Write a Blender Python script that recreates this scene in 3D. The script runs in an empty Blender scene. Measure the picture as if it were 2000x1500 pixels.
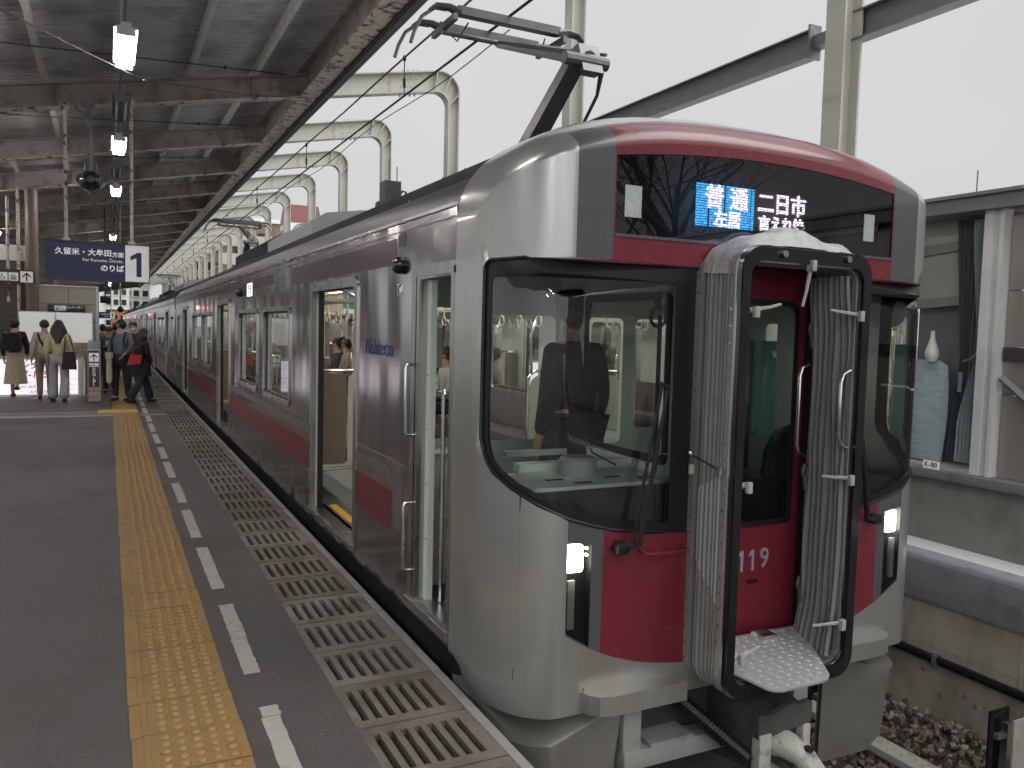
import bpy, bmesh, math, random
from mathutils import Vector, Matrix, noise as mnoise
from mathutils.geometry import delaunay_2d_cdt
random.seed(7)
C = bpy.context.scene.collection
SC = bpy.context.scene
R = math.radians
# ------------------------------------------------------------------ camera, world, sun, exposure
cam_d = bpy.data.cameras.new("camera"); cam = bpy.data.objects.new("camera", cam_d); C.objects.link(cam)
cam_d.sensor_width = 36.0; cam_d.lens = 1581.1/2000*36; cam_d.clip_start = 0.05; cam_d.clip_end = 1500
# image right / down / forward expressed in the world (X right, Y along the track, Z up)
_r = Vector((0.8948, -0.4453, 0.0250)); _f = Vector((0.4464, 0.8926, -0.0659))
_f.normalize(); _r = (_r - _f*_r.dot(_f)).normalized(); _u = _r.cross(_f)
cam.matrix_world = Matrix(((_r.x,_u.x,-_f.x,0),(_r.y,_u.y,-_f.y,0),(_r.z,_u.z,-_f.z,1.65),(0,0,0,1)))
SC.camera = cam
SUN_EL, SUN_AZ = R(50), R(125)          # overcast: the sun only a broad bright patch, behind and right of the camera
w = bpy.data.worlds.new("World"); SC.world = w; w.use_nodes = True
nt = w.node_tree; nt.nodes.clear()
sky = nt.nodes.new("ShaderNodeTexSky"); sky.sky_type = 'NISHITA'; sky.sun_disc = False
sky.sun_elevation = SUN_EL; sky.sun_rotation = SUN_AZ; sky.dust_density = 4.0; sky.air_density = 1.6
hs = nt.nodes.new("ShaderNodeHueSaturation"); hs.inputs['Saturation'].default_value = 0.06
tcw = nt.nodes.new("ShaderNodeTexCoord"); nz = nt.nodes.new("ShaderNodeTexNoise")
nz.inputs['Scale'].default_value = 1.6; nz.inputs['Detail'].default_value = 3
rmp = nt.nodes.new("ShaderNodeMapRange"); rmp.inputs[3].default_value = 5.2; rmp.inputs[4].default_value = 7.5
cmb = nt.nodes.new("ShaderNodeCombineColor")
mx = nt.nodes.new("ShaderNodeMix"); mx.data_type = 'RGBA'; mx.inputs[0].default_value = 0.85   # cloud deck over the clear sky
bg = nt.nodes.new("ShaderNodeBackground"); bg.inputs['Strength'].default_value = 0.077
ow = nt.nodes.new("ShaderNodeOutputWorld")
L = nt.links.new
L(sky.outputs[0], hs.inputs['Color']); L(tcw.outputs['Generated'], nz.inputs['Vector']); L(nz.outputs[0], rmp.inputs[0])
mul = nt.nodes.new("ShaderNodeMath"); mul.operation = 'MULTIPLY'; mul.inputs[1].default_value = 0.975
L(rmp.outputs[0], mul.inputs[0])
L(mul.outputs[0], cmb.inputs[0]); L(rmp.outputs[0], cmb.inputs[1]); L(rmp.outputs[0], cmb.inputs[2])
# overcast: even towards the horizon, clearly brighter overhead and round the veiled sun
sxyz = nt.nodes.new("ShaderNodeSeparateXYZ"); L(tcw.outputs['Generated'], sxyz.inputs[0])
zr = nt.nodes.new("ShaderNodeMapRange"); zr.interpolation_type = 'SMOOTHSTEP'; zr.inputs[1].default_value = .50; zr.inputs[2].default_value = .95; zr.inputs[3].default_value = 1.0; zr.inputs[4].default_value = 2.5; L(sxyz.outputs[2], zr.inputs[0])
yr = nt.nodes.new("ShaderNodeMapRange"); yr.interpolation_type = 'SMOOTHSTEP'; yr.inputs[1].default_value = .15; yr.inputs[2].default_value = -.8; yr.inputs[3].default_value = 1.0; yr.inputs[4].default_value = 1.9; L(sxyz.outputs[1], yr.inputs[0])
zy = nt.nodes.new("ShaderNodeMath"); zy.operation = 'MULTIPLY'; L(zr.outputs[0], zy.inputs[0]); L(yr.outputs[0], zy.inputs[1])
vm = nt.nodes.new("ShaderNodeVectorMath"); vm.operation = 'SCALE'; L(cmb.outputs[0], vm.inputs[0]); L(zy.outputs[0], vm.inputs['Scale'])
L(hs.outputs[0], mx.inputs[6]); L(vm.outputs[0], mx.inputs[7]); L(mx.outputs[2], bg.inputs[0]); L(bg.outputs[0], ow.inputs[0])
sd = bpy.data.lights.new("sun", 'SUN'); so = bpy.data.objects.new("sun", sd); C.objects.link(so)
sd.energy = 0.7; sd.angle = R(35); sd.color = (1, .98, .95)
so.rotation_euler = (math.pi/2 - SUN_EL, 0, math.pi - SUN_AZ)
SC.view_settings.view_transform = 'Standard'; SC.view_settings.look = 'None'
SC.view_settings.exposure = 0.55; SC.view_settings.gamma = 1.0
SC.cycles.max_bounces = 8; SC.cycles.transparent_max_bounces = 12; SC.cycles.sample_clamp_indirect = 6.0
# ------------------------------------------------------------------ materials
def nodes(name):
    m = bpy.data.materials.new(name); m.use_nodes = True
    return m, m.node_tree, m.node_tree.nodes["Principled BSDF"]
def mat(name, col, rough=.5, metal=0., var=.12, vs=6., bump=0., bs=40., coat=0., spec=.5, emit=None, es=0., stretch=(1,1,1), dirt=None, rvar=0., dst=(1,1,1), specks=0.):
    m, t, b = nodes(name); l = t.links.new
    b.inputs['Roughness'].default_value = rough; b.inputs['Metallic'].default_value = metal
    b.inputs['Coat Weight'].default_value = coat; b.inputs['Coat Roughness'].default_value = .08
    b.inputs['Specular IOR Level'].default_value = spec
    tc = t.nodes.new("ShaderNodeTexCoord"); mp = t.nodes.new("ShaderNodeMapping"); mp.inputs['Scale'].default_value = stretch
    l(tc.outputs['Object'], mp.inputs[0])
    n = t.nodes.new("ShaderNodeTexNoise"); n.inputs['Scale'].default_value = vs; n.inputs['Detail'].default_value = 5; l(mp.outputs[0], n.inputs['Vector'])
    x = t.nodes.new("ShaderNodeMix"); x.data_type = 'RGBA'
    x.inputs[6].default_value = tuple(c*(1-var) for c in col)+(1,); x.inputs[7].default_value = tuple(min(1,c*(1+var)) for c in col)+(1,)
    l(n.outputs[0], x.inputs[0]); out = x.outputs[2]
    if dirt:
        dc, dscale, lo, hi = dirt
        dn = t.nodes.new("ShaderNodeTexNoise"); dn.inputs['Scale'].default_value = dscale; dn.inputs['Detail'].default_value = 8; dn.inputs['Roughness'].default_value = .65
        dm = t.nodes.new("ShaderNodeMapping"); dm.inputs['Scale'].default_value = dst; l(tc.outputs['Object'], dm.inputs[0]); l(dm.outputs[0], dn.inputs['Vector'])
        dr = t.nodes.new("ShaderNodeMapRange"); dr.inputs[1].default_value = lo; dr.inputs[2].default_value = hi; l(dn.outputs[0], dr.inputs[0])
        y = t.nodes.new("ShaderNodeMix"); y.data_type = 'RGBA'; l(dr.outputs[0], y.inputs[0]); l(out, y.inputs[6]); y.inputs[7].default_value = tuple(dc)+(1,)
        out = y.outputs[2]
    if specks:                           # dried rain spots
        vo = t.nodes.new("ShaderNodeTexVoronoi"); vo.inputs['Scale'].default_value = 70; l(tc.outputs['Object'], vo.inputs['Vector'])
        sn = t.nodes.new("ShaderNodeTexNoise"); sn.inputs['Scale'].default_value = 9; l(tc.outputs['Object'], sn.inputs['Vector'])
        sr = t.nodes.new("ShaderNodeMapRange"); sr.inputs[1].default_value = .10; sr.inputs[2].default_value = .22; sr.inputs[3].default_value = specks; sr.inputs[4].default_value = 0; l(vo.outputs['Distance'], sr.inputs[0])
        s2 = t.nodes.new("ShaderNodeMapRange"); s2.inputs[1].default_value = .5; s2.inputs[2].default_value = .66; l(sn.outputs[0], s2.inputs[0])
        s3 = t.nodes.new("ShaderNodeMath"); s3.operation = 'MULTIPLY'; l(sr.outputs[0], s3.inputs[0]); l(s2.outputs[0], s3.inputs[1])
        z_ = t.nodes.new("ShaderNodeMix"); z_.data_type = 'RGBA'; l(s3.outputs[0], z_.inputs[0]); l(out, z_.inputs[6]); z_.inputs[7].default_value = (.42,.41,.40,1); out = z_.outputs[2]
    l(out, b.inputs['Base Color'])
    if rvar:
        rr_ = t.nodes.new("ShaderNodeMapRange"); rr_.inputs[3].default_value = max(.02, rough-rvar); rr_.inputs[4].default_value = rough+rvar
        l(n.outputs[0], rr_.inputs[0]); l(rr_.outputs[0], b.inputs['Roughness'])
    if bump:
        bn = t.nodes.new("ShaderNodeTexNoise"); bn.inputs['Scale'].default_value = bs; bn.inputs['Detail'].default_value = 4; l(mp.outputs[0], bn.inputs['Vector'])
        bp = t.nodes.new("ShaderNodeBump"); bp.inputs['Strength'].default_value = bump; bp.inputs['Distance'].default_value = .02
        l(bn.outputs[0], bp.inputs['Height']); l(bp.outputs[0], b.inputs['Normal'])
    if emit:
        b.inputs['Emission Color'].default_value = tuple(emit)+(1,); b.inputs['Emission Strength'].default_value = es
    return m
def glassmat(name, tint=(.8,.92,.86), refl=.9, ior=1.6):
    m = bpy.data.materials.new(name); m.use_nodes = True; t = m.node_tree; t.nodes.clear(); l = t.links.new
    o = t.nodes.new("ShaderNodeOutputMaterial"); mx_ = t.nodes.new("ShaderNodeMixShader")
    tr = t.nodes.new("ShaderNodeBsdfTransparent"); tr.inputs[0].default_value = tint+(1,)
    g = t.nodes.new("ShaderNodeBsdfGlossy"); g.inputs['Roughness'].default_value = .01; g.inputs[0].default_value = (refl,refl,refl,1)
    fr = t.nodes.new("ShaderNodeFresnel"); fr.inputs[0].default_value = ior
    l(fr.outputs[0], mx_.inputs[0]); l(tr.outputs[0], mx_.inputs[1]); l(g.outputs[0], mx_.inputs[2]); l(mx_.outputs[0], o.inputs[0])
    return m
def emitmat(name, col, s):
    return mat(name, (.8,.8,.8), .4, emit=col, es=s)
def wavymetal(name, col, rough, amp, scale, stretch):
    """brushed stainless sheet: slightly quilted, so reflections run and bend"""
    m, t, b = nodes(name); l = t.links.new
    b.inputs['Metallic'].default_value = 1.; b.inputs['Roughness'].default_value = rough
    tc = t.nodes.new("ShaderNodeTexCoord"); mp = t.nodes.new("ShaderNodeMapping"); mp.inputs['Scale'].default_value = stretch; l(tc.outputs['Object'], mp.inputs[0])
    n = t.nodes.new("ShaderNodeTexNoise"); n.inputs['Scale'].default_value = scale; n.inputs['Detail'].default_value = 1.5; l(mp.outputs[0], n.inputs['Vector'])
    mp2 = t.nodes.new("ShaderNodeMapping"); mp2.inputs['Scale'].default_value = (40, 2, 500); l(tc.outputs['Object'], mp2.inputs[0])
    n2 = t.nodes.new("ShaderNodeTexNoise"); n2.inputs['Scale'].default_value = 1.; n2.inputs['Detail'].default_value = 3; l(mp2.outputs[0], n2.inputs['Vector'])
    rr_ = t.nodes.new("ShaderNodeMapRange"); rr_.inputs[3].default_value = rough*.7; rr_.inputs[4].default_value = rough*1.35; l(n2.outputs[0], rr_.inputs[0]); l(rr_.outputs[0], b.inputs['Roughness'])
    bp = t.nodes.new("ShaderNodeBump"); bp.inputs['Strength'].default_value = amp; bp.inputs['Distance'].default_value = .05; l(n.outputs[0], bp.inputs['Height'])
    bp2 = t.nodes.new("ShaderNodeBump"); bp2.inputs['Strength'].default_value = .04; bp2.inputs['Distance'].default_value = .002; l(n2.outputs[0], bp2.inputs['Height']); l(bp.outputs[0], bp2.inputs['Normal'])
    l(bp2.outputs[0], b.inputs['Normal'])
    n3 = t.nodes.new("ShaderNodeTexNoise"); n3.inputs['Scale'].default_value = 1.3; n3.inputs['Detail'].default_value = 6; l(tc.outputs['Object'], n3.inputs['Vector'])
    x = t.nodes.new("ShaderNodeMix"); x.data_type = 'RGBA'; x.inputs[6].default_value = tuple(c*.86 for c in col)+(1,); x.inputs[7].default_value = tuple(c*1.1 for c in col)+(1,)
    l(n3.outputs[0], x.inputs[0]); l(x.outputs[2], b.inputs['Base Color'])
    return m
M = {}
M['stainless'] = wavymetal('stainless_side', (.46,.44,.45), .17, .85, 1.0, (1,1.7,.40))
M['stainless_plain'] = mat('stainless_trim', (.47,.46,.45), .28, 1., var=.1, vs=3, rvar=.06)
M['satin'] = mat('satin_steel', (.40,.39,.375), .42, .55, var=.12, vs=6, dirt=((.2,.19,.17),5,.55,.9), dst=(1,1,.2))
M['chrome'] = mat('polished_steel', (.7,.7,.69), .16, 1., var=.05)
M['silver'] = mat('silver_paint', (.46,.46,.45), .30, .68, var=.06, vs=2.5, coat=.65, bump=.015, bs=3, dirt=((.36,.31,.24),2.2,.52,.9), dst=(1,1,.22))
M['red'] = mat('crimson_paint', (.175,.020,.034), .28, 0., var=.1, vs=3, coat=.4, spec=.4, dirt=((.10,.016,.024),4,.5,.9), dst=(1,1,.3), specks=.5)
M['redfilm_reflect'] = mat('red_film_reflection', (.085,.045,.062), .22, .55, var=.3, vs=2, bump=.2, bs=1.4)  # red stripe toned dark purple to imitate what it reflects
M['redfilm'] = mat('crimson_film', (.165,.018,.038), .3, .2, var=.15, vs=3, bump=.15, bs=1.4)
M['grey'] = mat('slate_grey_paint', (.085,.083,.092), .30, 0., var=.08, vs=4, coat=.4, specks=.5)
M['greyfilm'] = mat('grey_film', (.15,.145,.15), .3, .3, var=.08)
M['black'] = mat('black_rubber', (.012,.012,.013), .42, var=.2, spec=.4)
M['blackgloss'] = mat('black_enamel', (.010,.010,.012), .18, var=.1, coat=.3)
M['darkroof'] = mat('roof_coating', (.020,.020,.021), .75, var=.3, vs=5, bump=.15, bs=60, spec=.2)
M['underframe'] = mat('underframe_grey', (.075,.072,.068), .55, var=.35, vs=8, bump=.2, bs=40, dirt=((.035,.03,.026),5,.45,.75))
M['lightgrey'] = mat('light_grey_paint', (.36,.36,.35), .45, var=.12, vs=9, dirt=((.12,.10,.085),6,.55,.85))
M['skirt'] = mat('skirt_paint', (.21,.20,.18), .38, .2, var=.1, vs=3, coat=.2, dirt=((.12,.10,.08),3,.5,.9))
M['lining'] = mat('lining_cloth', (.19,.19,.19), .65, var=.2, vs=10, bump=.3, bs=60)
M['bellow'] = mat('bellows_cloth', (.28,.28,.268), .6, var=.18, vs=10, bump=.25, bs=60)
M['bellowpatch'] = mat('bellows_patch_cloth', (.42,.45,.43), .55, var=.1, vs=10)
M['hood'] = mat('bellows_hood_cloth', (.43,.43,.415), .5, var=.2, vs=12, bump=.45, bs=18, coat=.1, dirt=((.2,.19,.18),9,.5,.8))
M['plate'] = None
M['glass'] = glassmat('tinted_glass', (.915,.965,.94), .9, 1.7)
M['clearglass'] = glassmat('window_glass', (.82,.88,.85))
M['dispglass'] = glassmat('display_glass', (.17,.18,.19), .9, 2.1)
M['cabgreen'] = mat('pale_green_panel', (.66,.74,.68), .45, var=.08)
M['cabdark'] = mat('cab_dark_panel', (.05,.055,.055), .5, var=.2)
M['cream'] = mat('cream_panel', (.55,.52,.44), .45, var=.08)
M['trainwhite'] = mat('car_interior_panel', (.62,.61,.57), .4, var=.06)
M['floor'] = mat('car_floor', (.10,.10,.10), .5, var=.25, vs=30)
M['seat'] = mat('seat_moquette', (.14,.10,.10), .9, var=.3, vs=60)
M['brownpanel'] = mat('brown_partition', (.20,.145,.105), .4, var=.15, coat=.2)
M['yellow'] = mat('yellow_strip', (.62,.40,.03), .6, var=.1)
M['asphalt'] = None
M['shoulder'] = mat('roof_shoulder', (.075,.075,.078), .4, .5, var=.2, vs=3)
M['steel_rail'] = mat('rail_steel', (.28,.25,.22), .35, .9, var=.2)
M['concrete'] = mat('concrete', (.42,.385,.32), .85, var=.22, vs=3, bump=.35, bs=30, dirt=((.19,.165,.13),2.6,.46,.74), dst=(1,1,.35))
M['concrete_cap'] = mat('concrete_cap', (.21,.22,.24), .8, var=.2, vs=4, bump=.3, bs=30, dirt=((.09,.09,.095),4,.5,.8))
M['portal'] = mat('cream_steel_paint', (.50,.485,.435), .5, var=.1, vs=4, bump=.05, bs=30, dirt=((.24,.15,.09),3.4,.58,.74), dst=(1,1,.35))
M['rafter'] = mat('brown_steel_paint', (.36,.315,.29), .6, var=.2, vs=5, bump=.1, bs=30, dirt=((.12,.092,.08),3,.5,.75))
M['flange'] = mat('worn_cream_paint', (.58,.53,.45), .6, var=.2, vs=5, bump=.15, bs=25, dirt=((.07,.055,.045),7,.52,.60))
M['purlin'] = mat('grey_steel_paint', (.66,.65,.63), .55, var=.12, vs=6, dirt=((.3,.29,.28),5,.55,.78))
M['deck'] = mat('corrugated_deck', (.58,.58,.58), .45, .15, var=.12, vs=2, dirt=((.25,.24,.24),1.5,.45,.75))
M['gutter'] = mat('dark_gutter', (.055,.053,.055), .5, var=.2, dirt=((.02,.018,.016),6,.5,.8))
M['galv'] = mat('galvanised_steel', (.20,.205,.21), .5, .5, var=.3, vs=7, stretch=(1,1,3), dirt=((.38,.38,.38),4,.62,.75))
M['postpaint'] = mat('post_paint', (.46,.44,.37), .5, var=.1, vs=4, dirt=((.22,.12,.06),4,.66,.78))
M['wire'] = mat('wire', (.035,.033,.03), .5, .3)
M['pantoarm'] = mat('pantograph_arm', (.18,.175,.17), .4, .6, var=.3, vs=12)
M['pantoalu'] = mat('pantograph_grey', (.22,.22,.22), .4, .6, var=.3, vs=10)
M['skin'] = mat('skin', (.44,.27,.19), .55, var=.06)
M['hair'] = mat('black_hair', (.010,.008,.007), .45, var=.3, vs=40, bump=.5, bs=90, stretch=(1,1,.1))
M['brownhair'] = mat('brown_hair', (.022,.014,.010), .42, var=.3, vs=40, bump=.5, bs=90, stretch=(1,1,.1))
M['tube'] = emitmat('tube_light', (1,.95,.94), 58.0)
M['whiteenamel'] = mat('white_enamel', (.75,.75,.72), .35)
M['unlit'] = mat('dead_tube', (.45,.45,.44), .3)
M['navy'] = mat('navy_sign', (.006,.008,.055), .35, var=.05, emit=(.01,.015,.12), es=.04)
M['signwhite'] = mat('backlit_white', (.75,.75,.72), .4, emit=(1,1,.97), es=.12)
M['textwhite'] = mat('white_lettering', (.8,.8,.8), .4, emit=(1,1,1), es=.18)
M['textnavy'] = mat('navy_lettering', (.012,.016,.10), .4)
M['signdark'] = mat('charcoal_sign', (.035,.034,.033), .4)
M['textdark'] = mat('black_lettering', (.012,.012,.012), .5)
def asphalt():
    m, t, b = nodes('platform_asphalt'); l = t.links.new
    tc = t.nodes.new("ShaderNodeTexCoord")
    def noi(s, d, r=.6):
        n = t.nodes.new("ShaderNodeTexNoise"); n.inputs['Scale'].default_value = s; n.inputs['Detail'].default_value = d; n.inputs['Roughness'].default_value = r; l(tc.outputs['Object'], n.inputs['Vector']); return n
    a, bb, c = noi(.9, 6), noi(75, 3), noi(22, 1)
    x = t.nodes.new("ShaderNodeMix"); x.data_type='RGBA'; x.inputs[6].default_value=(.058,.054,.053,1); x.inputs[7].default_value=(.100,.095,.092,1); l(a.outputs[0], x.inputs[0])
    y = t.nodes.new("ShaderNodeMix"); y.data_type='RGBA'; y.blend_type='MULTIPLY'; y.inputs[0].default_value=.75; l(x.outputs[2], y.inputs[6])
    r1 = t.nodes.new("ShaderNodeMapRange"); r1.inputs[1].default_value=.3; r1.inputs[2].default_value=.7; r1.inputs[3].default_value=.45; r1.inputs[4].default_value=1.5; l(bb.outputs[0], r1.inputs[0]); l(r1.outputs[0], y.inputs[7])
    v = t.nodes.new("ShaderNodeTexVoronoi"); v.inputs['Scale'].default_value = 26; l(tc.outputs['Object'], v.inputs['Vector'])
    r2 = t.nodes.new("ShaderNodeMapRange"); r2.inputs[1].default_value=.08; r2.inputs[2].default_value=.14; r2.inputs[3].default_value=.6; r2.inputs[4].default_value=0; l(v.outputs['Distance'], r2.inputs[0])
    sel = t.nodes.new("ShaderNodeMath"); sel.operation='GREATER_THAN'; sel.inputs[1].default_value=.64; l(c.outputs[0], sel.inputs[0])
    mm = t.nodes.new("ShaderNodeMath"); mm.operation='MULTIPLY'; l(sel.outputs[0], mm.inputs[0]); l(r2.outputs[0], mm.inputs[1])
    z = t.nodes.new("ShaderNodeMix"); z.data_type='RGBA'; l(mm.outputs[0], z.inputs[0]); l(y.outputs[2], z.inputs[6]); z.inputs[7].default_value=(.42,.40,.37,1)
    st_ = noi(.45, 9, .7); st2 = noi(4.5, 3)
    sr = t.nodes.new("ShaderNodeMapRange"); sr.inputs[1].default_value=.52; sr.inputs[2].default_value=.62; sr.inputs[3].default_value=0; sr.inputs[4].default_value=.6; l(st_.outputs[0], sr.inputs[0])
    s2 = t.nodes.new("ShaderNodeMapRange"); s2.inputs[1].default_value=.68; s2.inputs[2].default_value=.72; s2.inputs[3].default_value=0; s2.inputs[4].default_value=.6; l(st2.outputs[0], s2.inputs[0])
    sx_ = t.nodes.new("ShaderNodeMath"); sx_.operation='MAXIMUM'; l(sr.outputs[0], sx_.inputs[0]); l(s2.outputs[0], sx_.inputs[1])
    zz = t.nodes.new("ShaderNodeMix"); zz.data_type='RGBA'; l(sx_.outputs[0], zz.inputs[0]); l(z.outputs[2], zz.inputs[6]); zz.inputs[7].default_value=(.045,.040,.037,1)
    l(zz.outputs[2], b.inputs['Base Color'])
    r3 = t.nodes.new("ShaderNodeMapRange"); r3.inputs[3].default_value=.5; r3.inputs[4].default_value=.85; l(a.outputs[0], r3.inputs[0]); l(r3.outputs[0], b.inputs['Roughness'])
    bp = t.nodes.new("ShaderNodeBump"); bp.inputs['Strength'].default_value=.55; bp.inputs['Distance'].default_value=.004; l(bb.outputs[0], bp.inputs['Height']); l(bp.outputs[0], b.inputs['Normal'])
    return m
M['asphalt'] = asphalt()
M['tactile'] = mat('yellow_tactile_tile', (.305,.182,.062), .6, var=.22, vs=1.6, bump=.12, bs=50, dirt=((.17,.095,.035),3.2,.5,.8))
M['tactile_worn_lit'] = mat('worn_lit_tile_dot', (.365,.23,.088), .55, var=.15, vs=9)  # side-light highlight on the dots put into the colour, with wear
M['tactile_dirt_halo'] = mat('tile_dot_dirt_halo', (.25,.145,.048), .7, var=.3, vs=9)  # dark halo of side light round the dots painted in, with dirt
M['tactile_new'] = mat('bright_yellow_tile', (.60,.42,.06), .6, var=.08, vs=3)
M['coping'] = mat('coping_concrete', (.175,.162,.138), .7, var=.25, vs=3.5, bump=.25, bs=40, dirt=((.085,.07,.056),1.7,.47,.68))
M['coping_brown'] = mat('coping_brown', (.15,.13,.102), .7, var=.3, vs=4, bump=.25, bs=40, dirt=((.075,.06,.048),3,.45,.68))
M['coping_pale'] = mat('coping_pale', (.205,.193,.168), .7, var=.25, vs=5, bump=.25, bs=40, dirt=((.10,.075,.05),4,.48,.62))
M['copingedge'] = mat('coping_edge', (.26,.25,.235), .6, var=.15, vs=4, bump=.2, bs=40, dirt=((.13,.12,.11),5,.5,.75))
M['slot'] = mat('drain_slot', (.022,.017,.013), .9, var=.3)
M['whitepaint'] = mat('worn_white_paint', (.43,.41,.37), .7, var=.14, vs=8, bump=.1, bs=60, dirt=((.22,.20,.17),9,.55,.8))
def diamond():
    m, t, b = nodes('diamond_plate'); l = t.links.new
    b.inputs['Base Color'].default_value = (.52,.53,.53,1); b.inputs['Roughness'].default_value = .38; b.inputs['Metallic'].default_value = .55
    return m
M['plate'] = diamond()
def tilemat(name, c1, c2, mortar, sx, sy, ms=.03):
    m, t, b = nodes(name); l = t.links.new
    tc = t.nodes.new("ShaderNodeTexCoord"); sp = t.nodes.new("ShaderNodeSeparateXYZ"); l(tc.outputs['Object'], sp.inputs[0])
    ad = t.nodes.new("ShaderNodeMath"); ad.operation = 'ADD'; l(sp.outputs[0], ad.inputs[0]); l(sp.outputs[1], ad.inputs[1])
    cb = t.nodes.new("ShaderNodeCombineXYZ"); l(ad.outputs[0], cb.inputs[0]); l(sp.outputs[2], cb.inputs[1])
    k = t.nodes.new("ShaderNodeTexBrick"); k.inputs['Scale'].default_value = 1; k.inputs['Brick Width'].default_value = sx; k.inputs['Row Height'].default_value = sy; k.inputs['Mortar Size'].default_value = ms*sy
    k.inputs['Color1'].default_value = c1+(1,); k.inputs['Color2'].default_value = c2+(1,); k.inputs['Mortar'].default_value = mortar+(1,)
    l(cb.outputs[0], k.inputs['Vector']); l(k.outputs[0], b.inputs['Base Color']); b.inputs['Roughness'].default_value = .3
    return m
M['walltile'] = tilemat('cream_wall_tile', (.42,.35,.24), (.36,.29,.19), (.14,.12,.09), .22, .105, .06)
M['shaft'] = mat('cream_cladding', (.44,.42,.34), .4, var=.05, vs=2)
# ------------------------------------------------------------------ mesh helpers
class MB:
    def __init__(s): s.v = []; s.f = []; s.m = []
    def add(s, vs, fs, mi=0):
        o = len(s.v); s.v += [tuple(v) for v in vs]
        for f in fs: s.f.append(tuple(i+o for i in f)); s.m.append(mi)
        return s
    def box(s, x0, x1, y0, y1, z0, z1, mi=0, bev=0.):
        x0,x1 = min(x0,x1),max(x0,x1); y0,y1 = min(y0,y1),max(y0,y1); z0,z1 = min(z0,z1),max(z0,z1)
        if bev <= 0:
            vs = [(x,y,z) for z in (z0,z1) for y in (y0,y1) for x in (x0,x1)]
            return s.add(vs, [(0,2,3,1),(4,5,7,6),(0,1,5,4),(2,6,7,3),(0,4,6,2),(1,3,7,5)], mi)
        bm = bmesh.new(); bmesh.ops.create_cube(bm, size=1)
        for v in bm.verts: v.co = Vector(((x0+x1)/2+v.co.x*(x1-x0), (y0+y1)/2+v.co.y*(y1-y0), (z0+z1)/2+v.co.z*(z1-z0)))
        bmesh.ops.bevel(bm, geom=bm.edges[:], offset=bev, segments=2, affect='EDGES', profile=.6)
        bm.verts.index_update()
        s.add([v.co for v in bm.verts], [tuple(v.index for v in f.verts) for f in bm.faces], mi); bm.free(); return s
    def tube(s, path, r, n=8, mi=0, cap=True, flat=1.):
        P = [Vector(p) for p in path]; k = len(P); rs = r if isinstance(r,(list,tuple)) else [r]*k
        T = [(P[min(i+1,k-1)]-P[max(i-1,0)]).normalized() for i in range(k)]
        a = Vector((0,0,1)) if abs(T[0].z) < .9 else Vector((1,0,0))
        N = (a-T[0]*a.dot(T[0])).normalized(); vs = []
        for i in range(k):
            N = (N-T[i]*N.dot(T[i])).normalized(); B = T[i].cross(N)
            for j in range(n):
                t = 2*math.pi*j/n; vs.append(P[i]+(N*math.cos(t)*flat+B*math.sin(t))*rs[i])
        fs = [(i*n+j, i*n+(j+1)%n, (i+1)*n+(j+1)%n, (i+1)*n+j) for i in range(k-1) for j in range(n)]
        if cap: fs += [tuple(range(n-1,-1,-1)), tuple((k-1)*n+j for j in range(n))]
        return s.add(vs, fs, mi)
    def prism(s, poly, fn, mi=0):
        """poly 2-D, fn(u,v,k) -> 3-D for k = 0, 1"""
        n = len(poly); vs = [fn(u,v,0) for u,v in poly]+[fn(u,v,1) for u,v in poly]
        return s.add(vs, [tuple(range(n-1,-1,-1)), tuple(range(n,2*n))]+[(i,(i+1)%n,n+(i+1)%n,n+i) for i in range(n)], mi)
    def ring(s, outer, inner, fn, mi=0):
        n = len(outer); vs = [fn(u,v,k) for k in (0,1) for lp in (outer,inner) for u,v in lp]; fs = []
        for i in range(n):
            j = (i+1)%n
            fs += [(i,j,n+j,n+i), (2*n+i,3*n+i,3*n+j,2*n+j), (i,2*n+i,2*n+j,j), (n+i,n+j,3*n+j,3*n+i)]
        return s.add(vs, fs, mi)
    def lathe(s, prof, c, n=16, mi=0, axis='z', sx=1., sy=1.):
        c = Vector(c); vs = []; k = len(prof)
        for r,h in prof:
            for j in range(n):
                t = 2*math.pi*j/n; a, b = r*math.cos(t)*sx, r*math.sin(t)*sy
                vs.append(c+(Vector((a,b,h)) if axis=='z' else Vector((h,a,b)) if axis=='x' else Vector((a,h,b))))
        fs = [(i*n+j, i*n+(j+1)%n, (i+1)*n+(j+1)%n, (i+1)*n+j) for i in range(k-1) for j in range(n)]
        fs += [tuple(range(n-1,-1,-1)), tuple((k-1)*n+j for j in range(n))]
        return s.add(vs, fs, mi)
    def ball(s, c, rx, ry, rz, n=12, mi=0):
        return s.lathe([(max(1e-4,math.sin(math.pi*i/8)), -math.cos(math.pi*i/8)*rz) for i in range(9)], c, n, mi, 'z', rx, ry)
    def grid(s, nu, nv, fn, mi=0):
        vs = [fn(i/nu, j/nv) for j in range(nv+1) for i in range(nu+1)]
        return s.add(vs, [(j*(nu+1)+i, j*(nu+1)+i+1, (j+1)*(nu+1)+i+1, (j+1)*(nu+1)+i) for j in range(nv) for i in range(nu)], mi)
BASE = {}
def base_of(p):
    while p is not None:
        if p.name in BASE: return BASE[p.name]
        p = p.parent
    return Vector((0,0,0))
def link(name, me, parent=None, loc=None):
    o = bpy.data.objects.new(name, me); C.objects.link(o)
    if parent is not None: o.parent = parent
    if loc is not None: o.location = loc
    return o
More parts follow.
